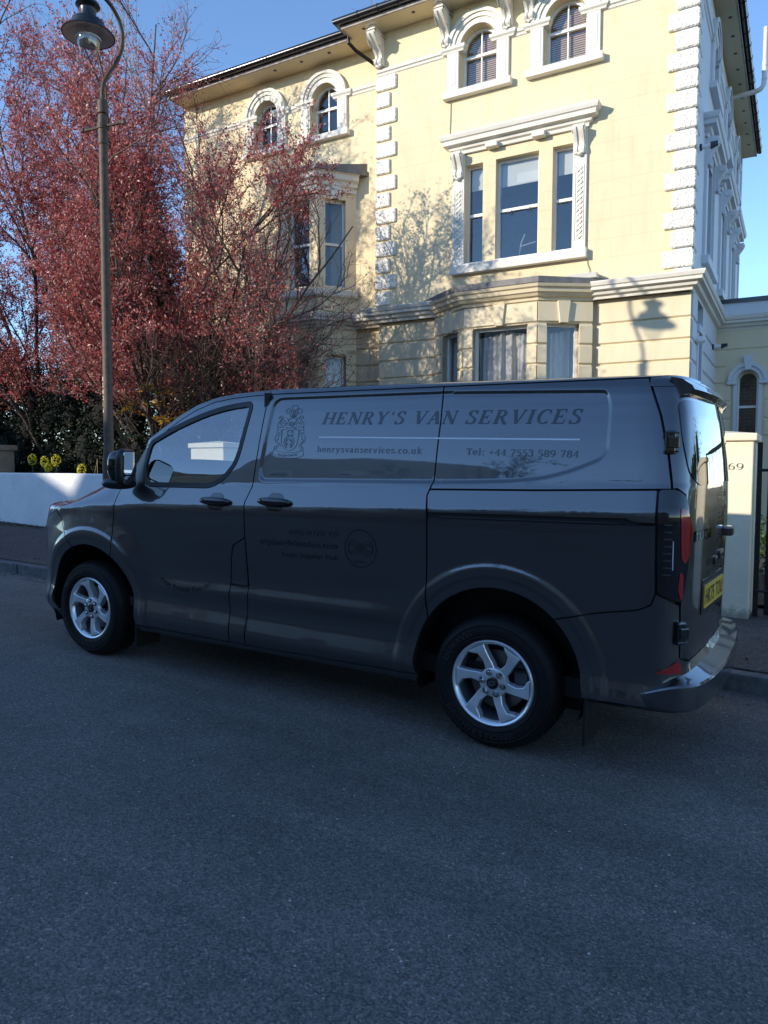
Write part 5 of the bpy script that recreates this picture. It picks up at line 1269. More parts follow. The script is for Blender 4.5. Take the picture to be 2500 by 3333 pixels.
# bare tree further back
M_pale = mat('pale_bark', (.30, .26, .22), .8, var=.25, vscale=4)
r3 = np.random.default_rng(5); baseC = np.array([-15.5, 16.5, G(-15)+.1])
skC = grow_tree(baseC, [(.1, 0, 1, 12.5), (.35, .1, 1, 11.5), (-.25, 0, 1, 12), (.6, 0, 1, 10.5), (-.6, .1, 1, 11)], r3, lens=(9, 4.5, 2.4, 1.2), kids=(10, 7, 5), rad=(.11, .04, .018, .009), trop=.3)
CC, DC = leaf_points(skC, 3, r3, lambda P: np.full(len(P), .5))
build_tree('bare_tree', 'tall bare tree with pale twigs behind the purple trees', tuple(baseC), skC, CC, r3.uniform(.03, .05, len(CC)), r3.uniform(.015, .025, len(CC)), leaf_mat('bud', [(.16, .10, .07), (.22, .14, .08)], .6, .2), M_pale, M_pale, r3)
# ivy on the plum's old stem, hedge, shrubs
M_ivy = leaf_mat('ivy_leaf', [(.010, .022, .008), (.018, .038, .012), (.030, .058, .016), (.014, .030, .010), (.045, .075, .022)], .35, .15)
def shell_plant(name, label, cat, blobs, n, ls, m, r, core=(.003, .004, .003), group=None, upw=.1):
    """blobs: (centre, radii). leaves lie in the outer skin of the union of the blobs"""
    b0 = blobs[0][0]; t = empty(name, (b0[0], b0[1], G(b0[0])+.1)); tag(t, label, cat, group); o0 = np.array(t.location)
    vol = np.array([b[1][0]*b[1][1]+b[1][0]*b[1][2]+b[1][1]*b[1][2] for b in blobs]); C = []; D = []
    mb = MB()
    for (c, rad), kk in zip(blobs, (n*vol/vol.sum()).astype(int)):
        d = r.normal(size=(kk, 3)); d /= np.linalg.norm(d, axis=1, keepdims=True); rr = r.uniform(.60, 1.15, (kk, 1))**1.0*(1+.12*blob_noise(d*2+np.array(c), 2.2, int(abs(c[0]*10)))[:, None])
        C.append(np.array(c)+d*rr*np.array(rad)); D.append(d)
        a, f = ellipsoid(tuple(np.array(c)-o0), tuple(np.array(rad)*.55), 10, 7, 2.0); mb.add(a, f)
    mb.build('inner_parts', mat('shade_core', core, .95), t, smooth=True)['kind'] = 'stuff'  # near-black ellipsoids stand in for the shade deep inside the foliage
    C = np.concatenate(C); D = np.concatenate(D); k = C[:, 2] > o0[2]-.05; C = C[k]; D = D[k]
    V_, F_ = leaves_mesh(C-o0, r.uniform(ls*.7, ls*1.3, len(C)), r.uniform(ls*.5, ls*.95, len(C)), r, upw, D*.7); mesh_np('foliage', V_, F_, m, t, False)['kind'] = 'stuff'
    return t
r4 = np.random.default_rng(31)
shell_plant('ivy', 'dark ivy mass climbing the plum stem behind the lamp post', 'ivy', [((-10.2, 9.75, 2.0), (.8, .5, 1.4)), ((-10.2, 9.6, 3.3), (.8, .45, 1.0)), ((-10.4, 9.65, 4.5), (.62, .4, 1.0)), ((-9.9, 9.6, 4.0), (.75, .4, .9)), ((-10.5, 9.7, 5.5), (.38, .3, .8)), ((-9.2, 9.7, 2.4), (.75, .45, 1.2)), ((-9.6, 9.6, 3.2), (.6, .4, .7))], 18000, .055, M_ivy, r4)
shell_plant('ivy', 'narrow ivy column on the left plum stem', 'ivy', [((-12.9, 10.3, 3.0), (.55, .4, 1.6)), ((-12.8, 10.3, 4.6), (.38, .3, .8))], 6000, .055, M_ivy, r4)
hb = []
for x in np.arange(-15.8, -8.6, .30):
    top = np.interp(x, [-15.6, -14, -12.6, -11.4, -10.2, -8.6], [3.5, 3.2, 3.0, 2.6, 2.2, 1.9]); zz = .7
    while zz < top-.1:
        hb.append(((x+r4.uniform(-.2, .2), 9.3+r4.uniform(-.22, .22), zz+r4.uniform(-.15, .15)+G(x)*.5), (r4.uniform(.28, .5), r4.uniform(.25, .4), r4.uniform(.28, .5)))); zz += .5
M_hedge = leaf_mat('hedge_leaf', [(.006, .012, .006), (.010, .020, .009), (.018, .034, .013), (.008, .015, .007)], .75, .10)
shell_plant('hedge', 'dark evergreen hedge behind the white garden wall', 'hedge', hb, 56000, .055, M_hedge, r4)
# yellow euphorbia heads over the wall
M_eup = leaf_mat('euphorbia_bract', [(.62, .62, .02), (.74, .70, .03), (.80, .74, .06), (.52, .56, .03)], .5, .35)
M_stem = leaf_mat('euphorbia_stem_leaf', [(.03, .07, .03), (.05, .10, .045)], .5, .2)
EL = ['tallest yellow euphorbia head at the left above the wall', 'yellow euphorbia head above the middle of the sunlit patch', 'low yellow euphorbia head leaning on the wall top', 'yellow euphorbia head at the right of the sunlit patch', 'small yellow euphorbia head alone near the van bonnet']
for (x, z, sc), lab in zip(((-12.41, 1.60, 1.0), (-12.05, 1.56, .95), (-11.95, 1.45, .85), (-11.72, 1.58, 1.05), (-11.03, 1.42, .95)), EL):
    e = empty('euphorbia', (x, 8.40, G(x)+.2)); tag(e, lab, 'euphorbia', 'euphorbia heads above the wall'); hz = z-(G(x)+.2)
    MB().tube([(0, .02, 0), (.015, .01, hz*.5), (0, 0, hz)], .010, 6).build('stem', mat('euphorbia_stem', (.06, .09, .04), .6), e)
    mb = MB()
    for k in range(75):
        a = r4.uniform(0, 2*PI); t = r4.uniform(-.9, 1); q = math.sqrt(max(0, 1-t*t)); c = Vector((.072*sc*q*math.cos(a), .072*sc*q*math.sin(a), hz+.105*sc*t+.01))
        vs_, fs_ = ellipsoid(tuple(c), (.014, .014, .012), 6, 4, 2.0); mb.add(vs_, fs_)
    mb.build('flower_head', M_eup, e, smooth=True)
    C = np.stack([r4.normal(0, .012, 70), r4.normal(0, .012, 70), r4.uniform(hz*.55, hz*.93, 70)], -1); Dd = np.stack([r4.normal(size=70), r4.normal(size=70), np.full(70, -.1)], -1)
    V_, F_ = leaves_mesh(C, np.full(70, .085), np.full(70, .012), r4, 0, Dd); mesh_np('stem_leaves', V_, F_, M_stem, e, False)
# mahonia with yellow and orange fronds
ma = empty('mahonia', (-9.12, 8.32, G(-9.12)+.2)); tag(ma, 'yellow and orange mahonia fronds beside the lamp post', 'shrub')
M_mah = leaf_mat('mahonia_leaf', [(.50, .34, .03), (.58, .24, .03), (.30, .30, .04), (.55, .12, .03), (.20, .24, .05)], .45, .35)
M_mahg = leaf_mat('mahonia_green', [(.07, .10, .03), (.13, .16, .05)], .45, .3)
for k in range(16):
    a = r4.uniform(0, 2*PI); zt = r4.uniform(1.7, 2.5) if k < 11 else r4.uniform(1.1, 1.7); out = r4.uniform(.2, .5)
    P0 = np.array([0, 0, zt-.25]); P1 = np.array([out*math.cos(a), out*math.sin(a), zt+r4.uniform(-.05, .15)]); P2 = P1+np.array([.18*math.cos(a), .18*math.sin(a), -.20])
    t = np.linspace(0, 1, 12)[:, None]; Q = P0*(1-t)**2+P1*2*t*(1-t)+P2*t*t
    C = np.repeat(Q[2:], 2, 0); T = np.repeat(np.gradient(Q, axis=0)[2:], 2, 0); T /= np.linalg.norm(T, axis=1, keepdims=True); S = np.cross(T, [0, 0, 1.]); S /= np.maximum(np.linalg.norm(S, axis=1, keepdims=True), 1e-6); S[1::2] *= -1
    V_, F_ = leaves_mesh(C, np.full(len(C), .12), np.full(len(C), .042), r4, 0, (S*1.6+T*.8)*3); mesh_np('frond', V_, F_, M_mah if k < 11 else M_mahg, ma, False)
mb = MB()
for k in range(5): mb.tube([(.06*k-.12, .03*math.sin(k), 0), (.12*k-.24, .05*math.sin(k*2), 1.1), (.09*k-.2, .06*math.cos(k), 1.75)], [.011, .009, .005], 6)
mb.build('canes', M_bark, ma, smooth=True)
# plant stake
sk_ = empty('plant_stake', (-10.62, 8.4, 1.0)); tag(sk_, 'thin pale plant stake above the white wall', 'stake'); MB().tube([(0, 0, 0), (.0, 0, .62)], .006, 5).build('cane', mat('cane', (.4, .3, .2), .8), sk_); MB().tube([(-.10, 0, .30), (0, 0, .60)], .004, 5).build('string', MATS['cane'], sk_)
# garden beyond the black gate, and the hedge the back doors mirror
M_gr = leaf_mat('shrub_leaf', [(.03, .07, .015), (.06, .12, .025), (.10, .17, .035), (.045, .09, .02)], .4, .3)
shell_plant('shrub', 'green shrub seen through the black gate', 'shrub', [((.35, 9.6, .75), (.55, .5, .55)), ((-.15, 10.0, .55), (.5, .4, .45)), ((.9, 9.3, .6), (.5, .4, .6))], 6000, .05, M_gr, r4)
M_hy = leaf_mat('privet_leaf', [(.05, .10, .015), (.10, .17, .02), (.16, .24, .03), (.07, .13, .02)], .4, .35)
hb = [((x, 7.95+r4.uniform(-.06, .06), zz), (.5, .42, .62)) for x in np.arange(1.65, 6.5, .6) for zz in (.55, 1.35, 2.0)]
shell_plant('privet_hedge', 'bright green privet hedge beyond the second gate pillar', 'hedge', hb, 14000, .05, M_hy, r4)
# tree across the street that shows in the rear panels of the van
r5 = np.random.default_rng(77); bD = np.array([-6.6, -9.0, G(-7)+.1])
skD = grow_tree(bD, [(.1, 0, 1, 6.6), (.7, .1, 1, 6.0), (-.6, 0, 1, 6.0), (.2, .6, 1, 5.4), (.3, -.6, 1, 5.4), (1.1, -.2, 1, 5.4), (-1.0, .2, 1, 5.2)], r5, lens=(5, 2.2, 1.1, .6), kids=(9, 7, 5), rad=(.09, .03, .012, .006), inbounds=lambda p: p[2] < 7.4)
CD, DD = leaf_points(skD, 16, r5, lambda P: np.clip(.9+.5*blob_noise(P, 1.3, 2), .1, 1))
build_tree('street_tree', 'small tree across the road mirrored in the rear side panel', tuple(bD), skD, CD, r5.uniform(.06, .11, len(CD)), r5.uniform(.035, .06, len(CD)), leaf_mat('street_leaf', [(.03, .05, .02), (.05, .07, .025)], .5, .2), M_bark, M_bark, r5)

# fallen plum leaves and grit along the gutter
r6 = np.random.default_rng(3); n = 900; x = r6.uniform(-14, 3, n); y = KERB_Y-np.abs(r6.normal(0, .22, n))-.02; k = r6.uniform(size=n) < .35; y[k] = KERB_Y+.2+r6.uniform(0, 1.7, k.sum())
C = np.stack([x, y, G(0)-math.tan(SL)*x+np.where(k, .131, .006)], -1); Dl = np.stack([r6.normal(size=n), r6.normal(size=n), np.full(n, .05)], -1)*3
V_, F_ = leaves_mesh(C, r6.uniform(.02, .045, n), r6.uniform(.01, .022, n), r6, 0, Dl)
lt = mesh_np('leaf_litter', V_, F_, leaf_mat('litter', [(.16, .05, .03), (.22, .12, .07), (.10, .04, .03), (.30, .22, .15)], .7, .1), None, False); tag(lt, 'small fallen leaves scattered along the gutter and pavement', 'leaf litter', kind='stuff')
# the street goes on to the left of the frame
nw = empty('neighbour_wall', (-22, 8.6, G(-22))); tag(nw, 'buff stone garden wall running on beyond the far left pier', 'wall')
o = MB().box(-18, 8.0, -.13, .13, -.6, 1.15).build('wall_face', M_pierc, nw)
for v in o.data.vertices: v.co.z += G(v.co.x)
o = MB().box(-18, 8.0, -.17, .17, 1.15, 1.23).build('coping', M_pierc, nw, bevel=.01)
for v in o.data.vertices: v.co.z += G(v.co.x)
hb = [((x, 9.4+r4.uniform(-.2, .2), G(x)+zz), (r4.uniform(.5, .9), .5, r4.uniform(.5, .8))) for x in np.arange(-38, -17.2, .8) for zz in (.7, 1.6)]
shell_plant('laurel_hedge', 'laurel hedge behind the neighbouring stone wall', 'hedge', hb, 12000, .09, M_gr, r4)
nh = opposite('neighbour_house', 'brick house further up the street on the left', -54, -43, [(-43, 8.6), (-48.5, 11.4), (-54, 8.6)], M_ob1, y=24.0, depth=9)
nh['group'] = 'houses up the street'
nh2 = opposite('neighbour_house', 'grey rendered house at the top of the street on the left', -70, -56, [(-56, 9.2), (-63, 12), (-70, 9.2)], M_ob2, y=24.0, depth=9); nh2['group'] = 'houses up the street'
for h_ in (nh, nh2): h_.rotation_euler = (0, 0, math.pi); h_.location.y = 15.0
# ================================================================== lettering
TK, TN, SF = .185, .070, .055     # thick stem, thin stroke, serif height (cap height = 1)
def _pt(cx, cy, rx, ry, a0, a1, n=14): return [(cx+rx*math.cos(math.radians(a0+(a1-a0)*i/n)), cy+ry*math.sin(math.radians(a0+(a1-a0)*i/n))) for i in range(n+1)]
def _cr(pts, n=5): return [(v.x, v.y) for v in smooth_path([(a, b, 0) for a, b in pts], n)]
def st(x, y0, y1, w=TK): return ([(x, y0), (x, y1)], w)
def sf(x, y, w=.17, up=1): return ([(x-w, y+up*SF/2), (x+w, y+up*SF/2)], SF)
X = .70
GL = {
 'H': (.90, [st(.16, 0, 1), st(.72, 0, 1), ([(.16, .5), (.72, .5)], TN), sf(.16, 0), sf(.72, 0), sf(.16, 1, up=-1), sf(.72, 1, up=-1)]),
 'E': (.76, [st(.16, 0, 1), ([(.0, .965), (.60, .965)], TN), ([(.16, .5), (.47, .5)], TN), ([(.0, .035), (.64, .035)], TN), ([(.575, .76), (.59, 1)], .06), ([(.45, .38), (.45, .62)], .055), ([(.665, .26), (.625, 0)], .06)]),
 'N': (.90, [st(.15, 0, 1, TN), st(.74, 0, 1, TN), ([(.13, .98), (.74, .02)], TK*1.05), sf(.15, 0, .14), sf(.74, 1, .14, -1), ([(-.02, .975), (.2, .975)], SF)]),
 'R': (.82, [st(.16, 0, 1), (_pt(.34, .745, .22, .225, 90, -90), None), ([(.16, .968), (.36, .968)], TN), ([(.16, .52), (.36, .52)], TN), ([(.36, .52), (.66, .03), (.80, .03)], TK*.9), sf(.16, 0), ([(-.01, .972), (.2, .972)], SF)]),
 'Y': (.80, [([(.12, .98), (.39, .46)], TK), ([(.68, .98), (.41, .46)], TN), st(.40, 0, .5), sf(.40, 0), sf(.12, 1, .15, -1), sf(.68, 1, .13, -1)]),
 'S': (.66, [(_cr([(.52, .83), (.44, .95), (.30, .975), (.16, .92), (.11, .78), (.18, .64), (.34, .53), (.49, .40), (.545, .25), (.48, .09), (.31, .025), (.17, .05), (.075, .16)]), None), ([(.545, .72), (.55, .98)], .05), ([(.06, .28), (.055, .02)], .05)]),
 'V': (.80, [([(.12, .98), (.41, .02)], TK), ([(.70, .98), (.43, .02)], TN), sf(.12, 1, .15, -1), sf(.70, 1, .13, -1)]),
 'A': (.80, [([(.12, .02), (.39, .98)], TN), ([(.39, .98), (.70, .02)], TK), ([(.22, .34), (.60, .34)], TN*.9), sf(.11, 0, .13), sf(.70, 0, .15)]),
 'I': (.42, [st(.20, 0, 1), sf(.20, 0), sf(.20, 1, up=-1)]),
 'C': (.76, [(_pt(.42, .5, .33, .47, 48, 312, 22), None), ([(.655, .70), (.66, .98)], .05)]),
 'T': (.74, [st(.36, 0, 1), ([(.02, .965), (.70, .965)], TN), ([(.04, .74), (.045, .99)], .055), ([(.68, .74), (.675, .99)], .055), sf(.36, 0)]),
 'P': (.72, [st(.16, 0, 1), (_pt(.34, .73, .23, .235, 90, -90), None), ([(.0, .965), (.36, .965)], TN), ([(.16, .495), (.36, .495)], TN), sf(.16, 0)]),
 "'": (.28, [([(.14, 1.0), (.10, .72)], .10)]),
 ' ': (.34, []),
 'h': (.74, [st(.16, 0, 1.03, .15), (_pt(.36, .48, .20, .21, 165, 0), None), st(.56, 0, .5, .15), sf(.16, 0, .14), sf(.56, 0, .14), ([(.0, 1.0), (.18, 1.0)], SF)]),
 'n': (.74, [st(.16, 0, X, .15), (_pt(.36, .48, .20, .21, 165, 0), None), st(.56, 0, .5, .15), sf(.16, 0, .14), sf(.56, 0, .14), ([(.0, X-.03), (.18, X-.03)], SF)]),
 'e': (.62, [(_pt(.31, .355, .235, .335, 0, 318, 22), None), ([(.09, .37), (.55, .37)], TN)]),
 'r': (.54, [st(.16, 0, X, .15), ([(.20, .50), (.30, .66), (.40, .68)], TN), ([(.40, .62), (.47, .60)], .13), sf(.16, 0, .16), ([(.0, X-.03), (.18, X-.03)], SF)]),
 'y': (.66, [([(.10, X-.02), (.33, .02)], .145), ([(.57, X-.02), (.33, .02), (.22, -.22), (.10, -.24)], TN), sf(.10, X, .12, -1), sf(.57, X, .11, -1), ([(.06, -.22), (.13, -.22)], .10)]),
 's': (.55, [(_cr([(.43, .58), (.36, .665), (.24, .68), (.13, .62), (.12, .52), (.22, .42), (.37, .34), (.44, .23), (.40, .09), (.26, .02), (.14, .04), (.07, .12)]), None), ([(.45, .50), (.455, .68)], .04), ([(.055, .2), (.05, .02)], .04)]),
 'v': (.66, [([(.10, X-.02), (.33, .01)], .145), ([(.57, X-.02), (.34, .01)], TN), sf(.10, X, .12, -1), sf(.57, X, .11, -1)]),
 'a': (.62, [(_cr([(.10, .55), (.16, .65), (.29, .68), (.40, .62), (.43, .50)]), None), st(.43, .06, .52, .15), (_cr([(.43, .40), (.26, .37), (.13, .28), (.11, .15), (.19, .03), (.32, .04), (.43, .16)]), None), ([(.43, .05), (.58, .03)], TN)]),
 'i': (.36, [st(.18, 0, X, .15), sf(.18, 0, .16), ([(.02, X-.03), (.2, X-.03)], SF), ([(.11, .90), (.25, .90)], .14)]),
 'c': (.56, [(_pt(.31, .35, .235, .335, 50, 312, 18), None), ([(.44, .56), (.50, .56)], .11)]),
 'o': (.66, [(_pt(.33, .35, .25, .335, 0, 360, 26), None)]),
 'u': (.74, [st(.16, .2, X, .15), (_pt(.35, .22, .19, .20, 180, 345), None), st(.55, 0, X, .15), ([(.0, X-.03), (.18, X-.03)], SF), ([(.40, X-.03), (.57, X-.03)], SF), ([(.55, .028), (.70, .028)], SF)]),
 'k': (.72, [st(.16, 0, 1.03, .15), ([(.20, .34), (.54, X-.03)], TN), ([(.30, .42), (.60, .02)], .14), sf(.16, 0, .14), ([(.0, 1.0), (.18, 1.0)], SF), sf(.55, X, .13, -1), ([(.46, .028), (.72, .028)], SF)]),
 'l': (.38, [st(.18, 0, 1.03, .15), sf(.18, 0, .16), ([(.02, 1.0), (.2, 1.0)], SF)]),
 't': (.46, [st(.20, .14, .88, .15), (_pt(.31, .15, .11, .13, 180, 320), None), ([(.04, X-.03), (.42, X-.03)], TN)]),
 '.': (.30, [([(.08, .075), (.23, .075)], .15)]),
 ':': (.34, [([(.09, .075), (.24, .075)], .15), ([(.09, .60), (.24, .60)], .15)]),
 '+': (.66, [([(.06, .45), (.60, .45)], .08), ([(.33, .18), (.33, .72)], .08)]),
 '-': (.40, [([(.06, .36), (.34, .36)], .09)]),
 '4': (.66, [st(.45, 0, .98, .15), ([(.45, .97), (.04, .27), (.62, .27)], TN), sf(.45, 0, .14)]),
 '7': (.62, [([(.05, .955), (.57, .955)], .09), ([(.55, .94), (.34, .45), (.26, 0)], .13), ([(.065, .78), (.065, .99)], .05)]),
 '5': (.62, [([(.12, .94), (.52, .94)], .10), ([(.12, .96), (.10, .52)], TN), (_cr([(.10, .53), (.27, .60), (.46, .53), (.52, .32), (.45, .10), (.26, .025), (.08, .09)]), None)]),
 '3': (.62, [(_cr([(.08, .82), (.16, .95), (.30, .975), (.45, .90), (.48, .74), (.40, .58), (.24, .52)]), None), (_cr([(.24, .52), (.42, .48), (.53, .30), (.46, .10), (.28, .025), (.12, .06), (.05, .17)]), None)]),
 '8': (.64, [(_pt(.32, .74, .19, .235, 0, 360, 22), None), (_pt(.32, .26, .235, .255, 0, 360, 22), None)]),
 '9': (.64, [(_pt(.30, .66, .22, .315, 0, 360, 24), None), (_cr([(.52, .68), (.50, .35), (.38, .10), (.14, .02)]), None)]),
 '6': (.64, [(_pt(.33, .32, .22, .305, 0, 360, 24), None), (_cr([(.11, .30), (.14, .62), (.27, .88), (.50, .97)]), None)]),
 '2': (.62, [(_cr([(.08, .78), (.16, .94), (.31, .975), (.47, .88), (.48, .70), (.36, .45), (.10, .08)]), None), ([(.08, .055), (.56, .055)], .10)]),
 '1': (.50, [st(.26, 0, .98, .15), sf(.26, 0, .2), ([(.08, .84), (.26, .95)], TN)]),
}
def stroke_poly(pts, w, bold=1.):
    P = np.array(pts, float); T = np.gradient(P, axis=0); T /= np.maximum(np.linalg.norm(T, axis=1, keepdims=True), 1e-9); N = np.stack([-T[:, 1], T[:, 0]], -1)
    if w is None: W = (TN+(TK*.95-TN)*np.abs(T[:, 1])**1.6)*bold
    else: W = np.full(len(P), w*bold)
    closed = np.allclose(P[0], P[-1], atol=1e-3) and len(P) > 6
    quads = []
    L = P+N*W[:, None]/2; R = P-N*W[:, None]/2
    if w is not None and len(P) > 2: pass
    for i in range(len(P)-1): quads += [[tuple(L[i]), tuple(L[i+1]), tuple(R[i+1])], [tuple(L[i]), tuple(R[i+1]), tuple(R[i])]]
    return quads
def flat_mesh(polys):
    pts = []; faces = []
    for q in polys:
        A = sum(a[0]*b[1]-b[0]*a[1] for a, b in zip(q, q[1:]+q[:1]))
        if abs(A) < 1e-9: continue
        if A < 0: q = q[::-1]
        b = len(pts); pts += [Vector(p) for p in q]; faces.append(list(range(b, len(pts))))
    r = delaunay_2d_cdt(pts, [], faces, 1, 1e-6, True)
    return np.array([tuple(v) for v in r[0]]), [tuple(t) for t, src in zip(r[2], r[5]) if len(src)]
def serif_text(txt, track=.06, italic=0., bold=1.):
    x = 0; polys = []
    for ch in txt:
        adv, strokes = GL[ch]
        for pts, w in strokes:
            for q in stroke_poly(pts, w, bold): polys.append([(x+a+italic*b, b) for a, b in q])
        x += adv+track
    co, tr = flat_mesh(polys); return co, tr, x-track
def sans_text(txt, bold=0., italic=0., track=1.):
    c = bpy.data.curves.new('t', 'FONT'); c.body = txt; c.size = 1.0; c.offset = bold; c.shear = italic; c.space_character = track; c.resolution_u = 3; c.fill_mode = 'FRONT'
    o = bpy.data.objects.new('t', c); COL.objects.link(o); bpy.context.view_layer.update()
    me = o.evaluated_get(bpy.context.evaluated_depsgraph_get()).to_mesh(); co = np.array([v.co[:2] for v in me.vertices]); fs = [tuple(p.vertices) for p in me.polygons]
    bpy.data.objects.remove(o); bpy.data.curves.remove(c); co[:, 0] -= co[:, 0].min(); return co, fs, co[:, 0].max()
M_vinyl = mat('dark_vinyl', (.012, .014, .018), .14, spec=.6, coat=.4)
M_vinylw = mat('white_vinyl', (.80, .82, .85), .4)
def put(name, co, fs, m, parent, fn, off=.0016, label=None):
    P, N = fn(co); P = P+N*off
    me = bpy.data.meshes.new(name); me.from_pydata(P.tolist(), [], fs); me.materials.append(m); me.update()
    me.polygons.foreach_set('use_smooth', [True]*len(me.polygons)); me.normals_split_custom_set_from_vertices(N.tolist())
    o = link_mesh(name, me, None, parent)
    if label: o['label'] = label
    return o
def line_map(p0, p1, h0, h1, width, cap):
    def fn(co):
        t = co[:, 0]/width; u = p0[0]+(p1[0]-p0[0])*t; z = p0[1]+(p1[1]-p0[1])*t+(h0+(h1-h0)*t)*co[:, 1]/cap
        return F3(u, z), Fn(u, z)
    return fn
co, fs, w = serif_text("HENRY'S VAN SERVICES", .14, .20, 1.02)
NAME = empty('company_name_lettering', (0, 0, 0), 0, VAN); xx = 0
for ch in "HENRY'S VAN SERVICES":
    if ch != ' ':
        c1, f1, _ = serif_text(ch, 0, .20, 1.02); c1[:, 0] += xx; put('letter', c1, f1, M_vinyl, NAME, line_map((1.952, 1.665), (3.470, 1.664), .070, .073, w, 1))
    xx += GL[ch][0]+.14
mb = [[(0, 0), (1, 0), (1, 1), (0, 1)]]
q = resample([(0., 0.), (1., 0.), (1., 1.), (0., 1.)], .5); n = 40
co = np.array([(i/n, j) for i in range(n+1) for j in (0, 1)], float); fs = [(2*i, 2*i+2, 2*i+3, 2*i+1) for i in range(n)]
put('white_rule', co, fs, M_vinylw, VAN, line_map((1.947, 1.585), (3.481, 1.583), .008, .008, 1, 1))
co, fs, w = serif_text('henrysvanservices.co.uk', .12, .0, 1.12); put('web_address_lettering', co, fs, M_vinyl, VAN, line_map((1.949, 1.503), (2.640, 1.504), .034, .034, w, 1))
co, fs, w = serif_text('Tel: +44 7553 589 784', .09, .0, 1.15); put('phone_number_lettering', co, fs, M_vinyl, VAN, line_map((2.898, 1.504), (3.484, 1.501), .033, .033, w, 1))
co, fs, w = sans_text('AFFILIATED TO', .0, .25, 1.25); put('affiliation_lettering', co, fs, M_vinyl, VAN, line_map((1.818, 1.018), (2.171, 1.029), .027, .027, w, .70))
co, fs, w = sans_text('tripleeightlondon.com', .018, 0, 1.08); put('affiliation_web_lettering', co, fs, M_vinyl, VAN, line_map((1.605, .945), (2.167, .960), .036, .036, w, .74))
co, fs, w = sans_text('Event Supplier Hub', .004, 0, 1.1); put('affiliation_note_lettering', co, fs, M_vinyl, VAN, line_map((1.773, .883), (2.166, .896), .028, .028, w, .70))
# round emblem with the triple loop
CU, CZ, RX_, RZ_ = 2.318, .974, .102, .104
def uv_map(co): u = CU+co[:, 0]*RX_; z = CZ+co[:, 1]*RZ_+.0016*co[:, 0]; return F3(u, z), Fn(u, z)
pol = []
def ln(pts, w): 
    for q in stroke_poly(pts, w): pol.append(q)
ln(_pt(0, 0, 1, 1, 0, 360, 64), .045)
for d in (-.16, 0, .16):
    loop = [(.78*math.sin(t), .02+d*(.75+.25*math.cos(t*2))+.27*math.sin(2*t)*(1 if True else 1)) for t in np.linspace(0, 2*PI, 72)]; ln(loop, .030)
co, fs = flat_mesh(pol); put('round_emblem', co, fs, M_vinyl, VAN, uv_map)
co, fs, w = sans_text('LONDON', 0, 0, 1.1); put('emblem_lettering', co, fs, M_vinyl, VAN, line_map((2.278, .893), (2.352, .895), .015, .015, w, .70))
# slogan on an arc
co, fs, w = serif_text("'Your Private Courier'", .11, .10, 1.0)
def arc_map(co):
    t = co[:, 0]/w; a = (t-.5)*1.02; R = .49; u = .972+R*np.sin(a)*1.0; zc0 = .578+R
    rad = R-co[:, 1]*.029; return F3(.972+rad*np.sin(a), zc0-rad*np.cos(a)+.01*t), Fn(u, zc0-rad*np.cos(a))
put('slogan_lettering', co, fs, M_vinyl, VAN, arc_map)
# crest, drawn in outline (coordinates of the drawing, 0..1500 wide)
pol = []
def cl(pts, w=13, closed=False, n=4): 
    p = _cr(pts, n) if len(pts) > 2 else pts
    for q in stroke_poly([(a*.001, -b*.001) for a, b in p], w*.001): pol.append(q)
mx = lambda pts: [(1660-a-(b-800)*.16, b) for a, b in pts]     # mirror about the leaning axis of the drawing
def both(pts, w=13): cl(pts, w); cl([(1640-(a)+(-(b-900)*.17), b) for a, b in pts], w)
cl([(905, 320), (870, 270), (890, 205), (955, 200), (1030, 200), (1045, 260), (1020, 320), (960, 345), (905, 320)]); cl([(800, 285), (730, 320), (705, 400), (740, 440), (790, 420), (810, 360), (850, 320), (800, 285)]); cl([(1100, 280), (1160, 320), (1168, 400), (1110, 440), (1060, 400), (1040, 340), (1100, 280)])
for a, b in (((905, 340), (885, 580)), ((940, 345), (905, 580)), ((975, 340), (925, 580)), ((795, 400), (840, 570)), ((850, 340), (870, 570)), ((1035, 350), (945, 560)), ((1065, 400), (965, 570))): cl([a, ((a[0]+b[0])/2+4, (a[1]+b[1])/2), b], 11)
cl([(735, 580), (770, 640), (800, 610), (840, 590), (890, 560), (940, 590), (985, 610), (1040, 575), (985, 690), (945, 720), (860, 690), (790, 710), (750, 640), (735, 580)]); cl([(780, 720), (790, 800), (850, 840), (910, 800), (940, 720)])
for x in (820, 850, 880, 910): cl([(x, 720), (x-6, 810)], 9)
both([(490, 590), (500, 530), (560, 510), (600, 550), (590, 620), (510, 680), (450, 740), (440, 810), (460, 860)]); both([(490, 600), (520, 560), (560, 560), (560, 600), (490, 670)]); both([(740, 720), (660, 790), (560, 850), (480, 860), (430, 860), (425, 900)]); both([(620, 740), (610, 690), (660, 650), (700, 690), (680, 740), (640, 730)], 11); both([(500, 740), (550, 700), (560, 760), (510, 820)], 11); both([(440, 910), (420, 960), (400, 1010), (460, 1020), (520, 1020)]); both([(460, 920), (520, 950), (570, 930), (560, 980), (500, 985)], 11)
cl([(580, 915), (690, 910)]); cl([(930, 910), (1075, 912)]); cl([(690, 850), (830, 880), (990, 850), (940, 920), (830, 940), (735, 920), (690, 850)])
cl([(580, 915), (560, 1030), (535, 1200), (530, 1320), (580, 1430), (670, 1520), (760, 1545), (880, 1500), (980, 1380), (1025, 1240), (1060, 1040), (1075, 912)], 14)
both([(540, 1030), (430, 1050), (360, 1120), (345, 1220), (380, 1310), (440, 1360), (420, 1400), (410, 1450)]); both([(545, 1085), (470, 1090), (435, 1150), (450, 1210), (390, 1230), (420, 1290), (480, 1350), (500, 1430)])
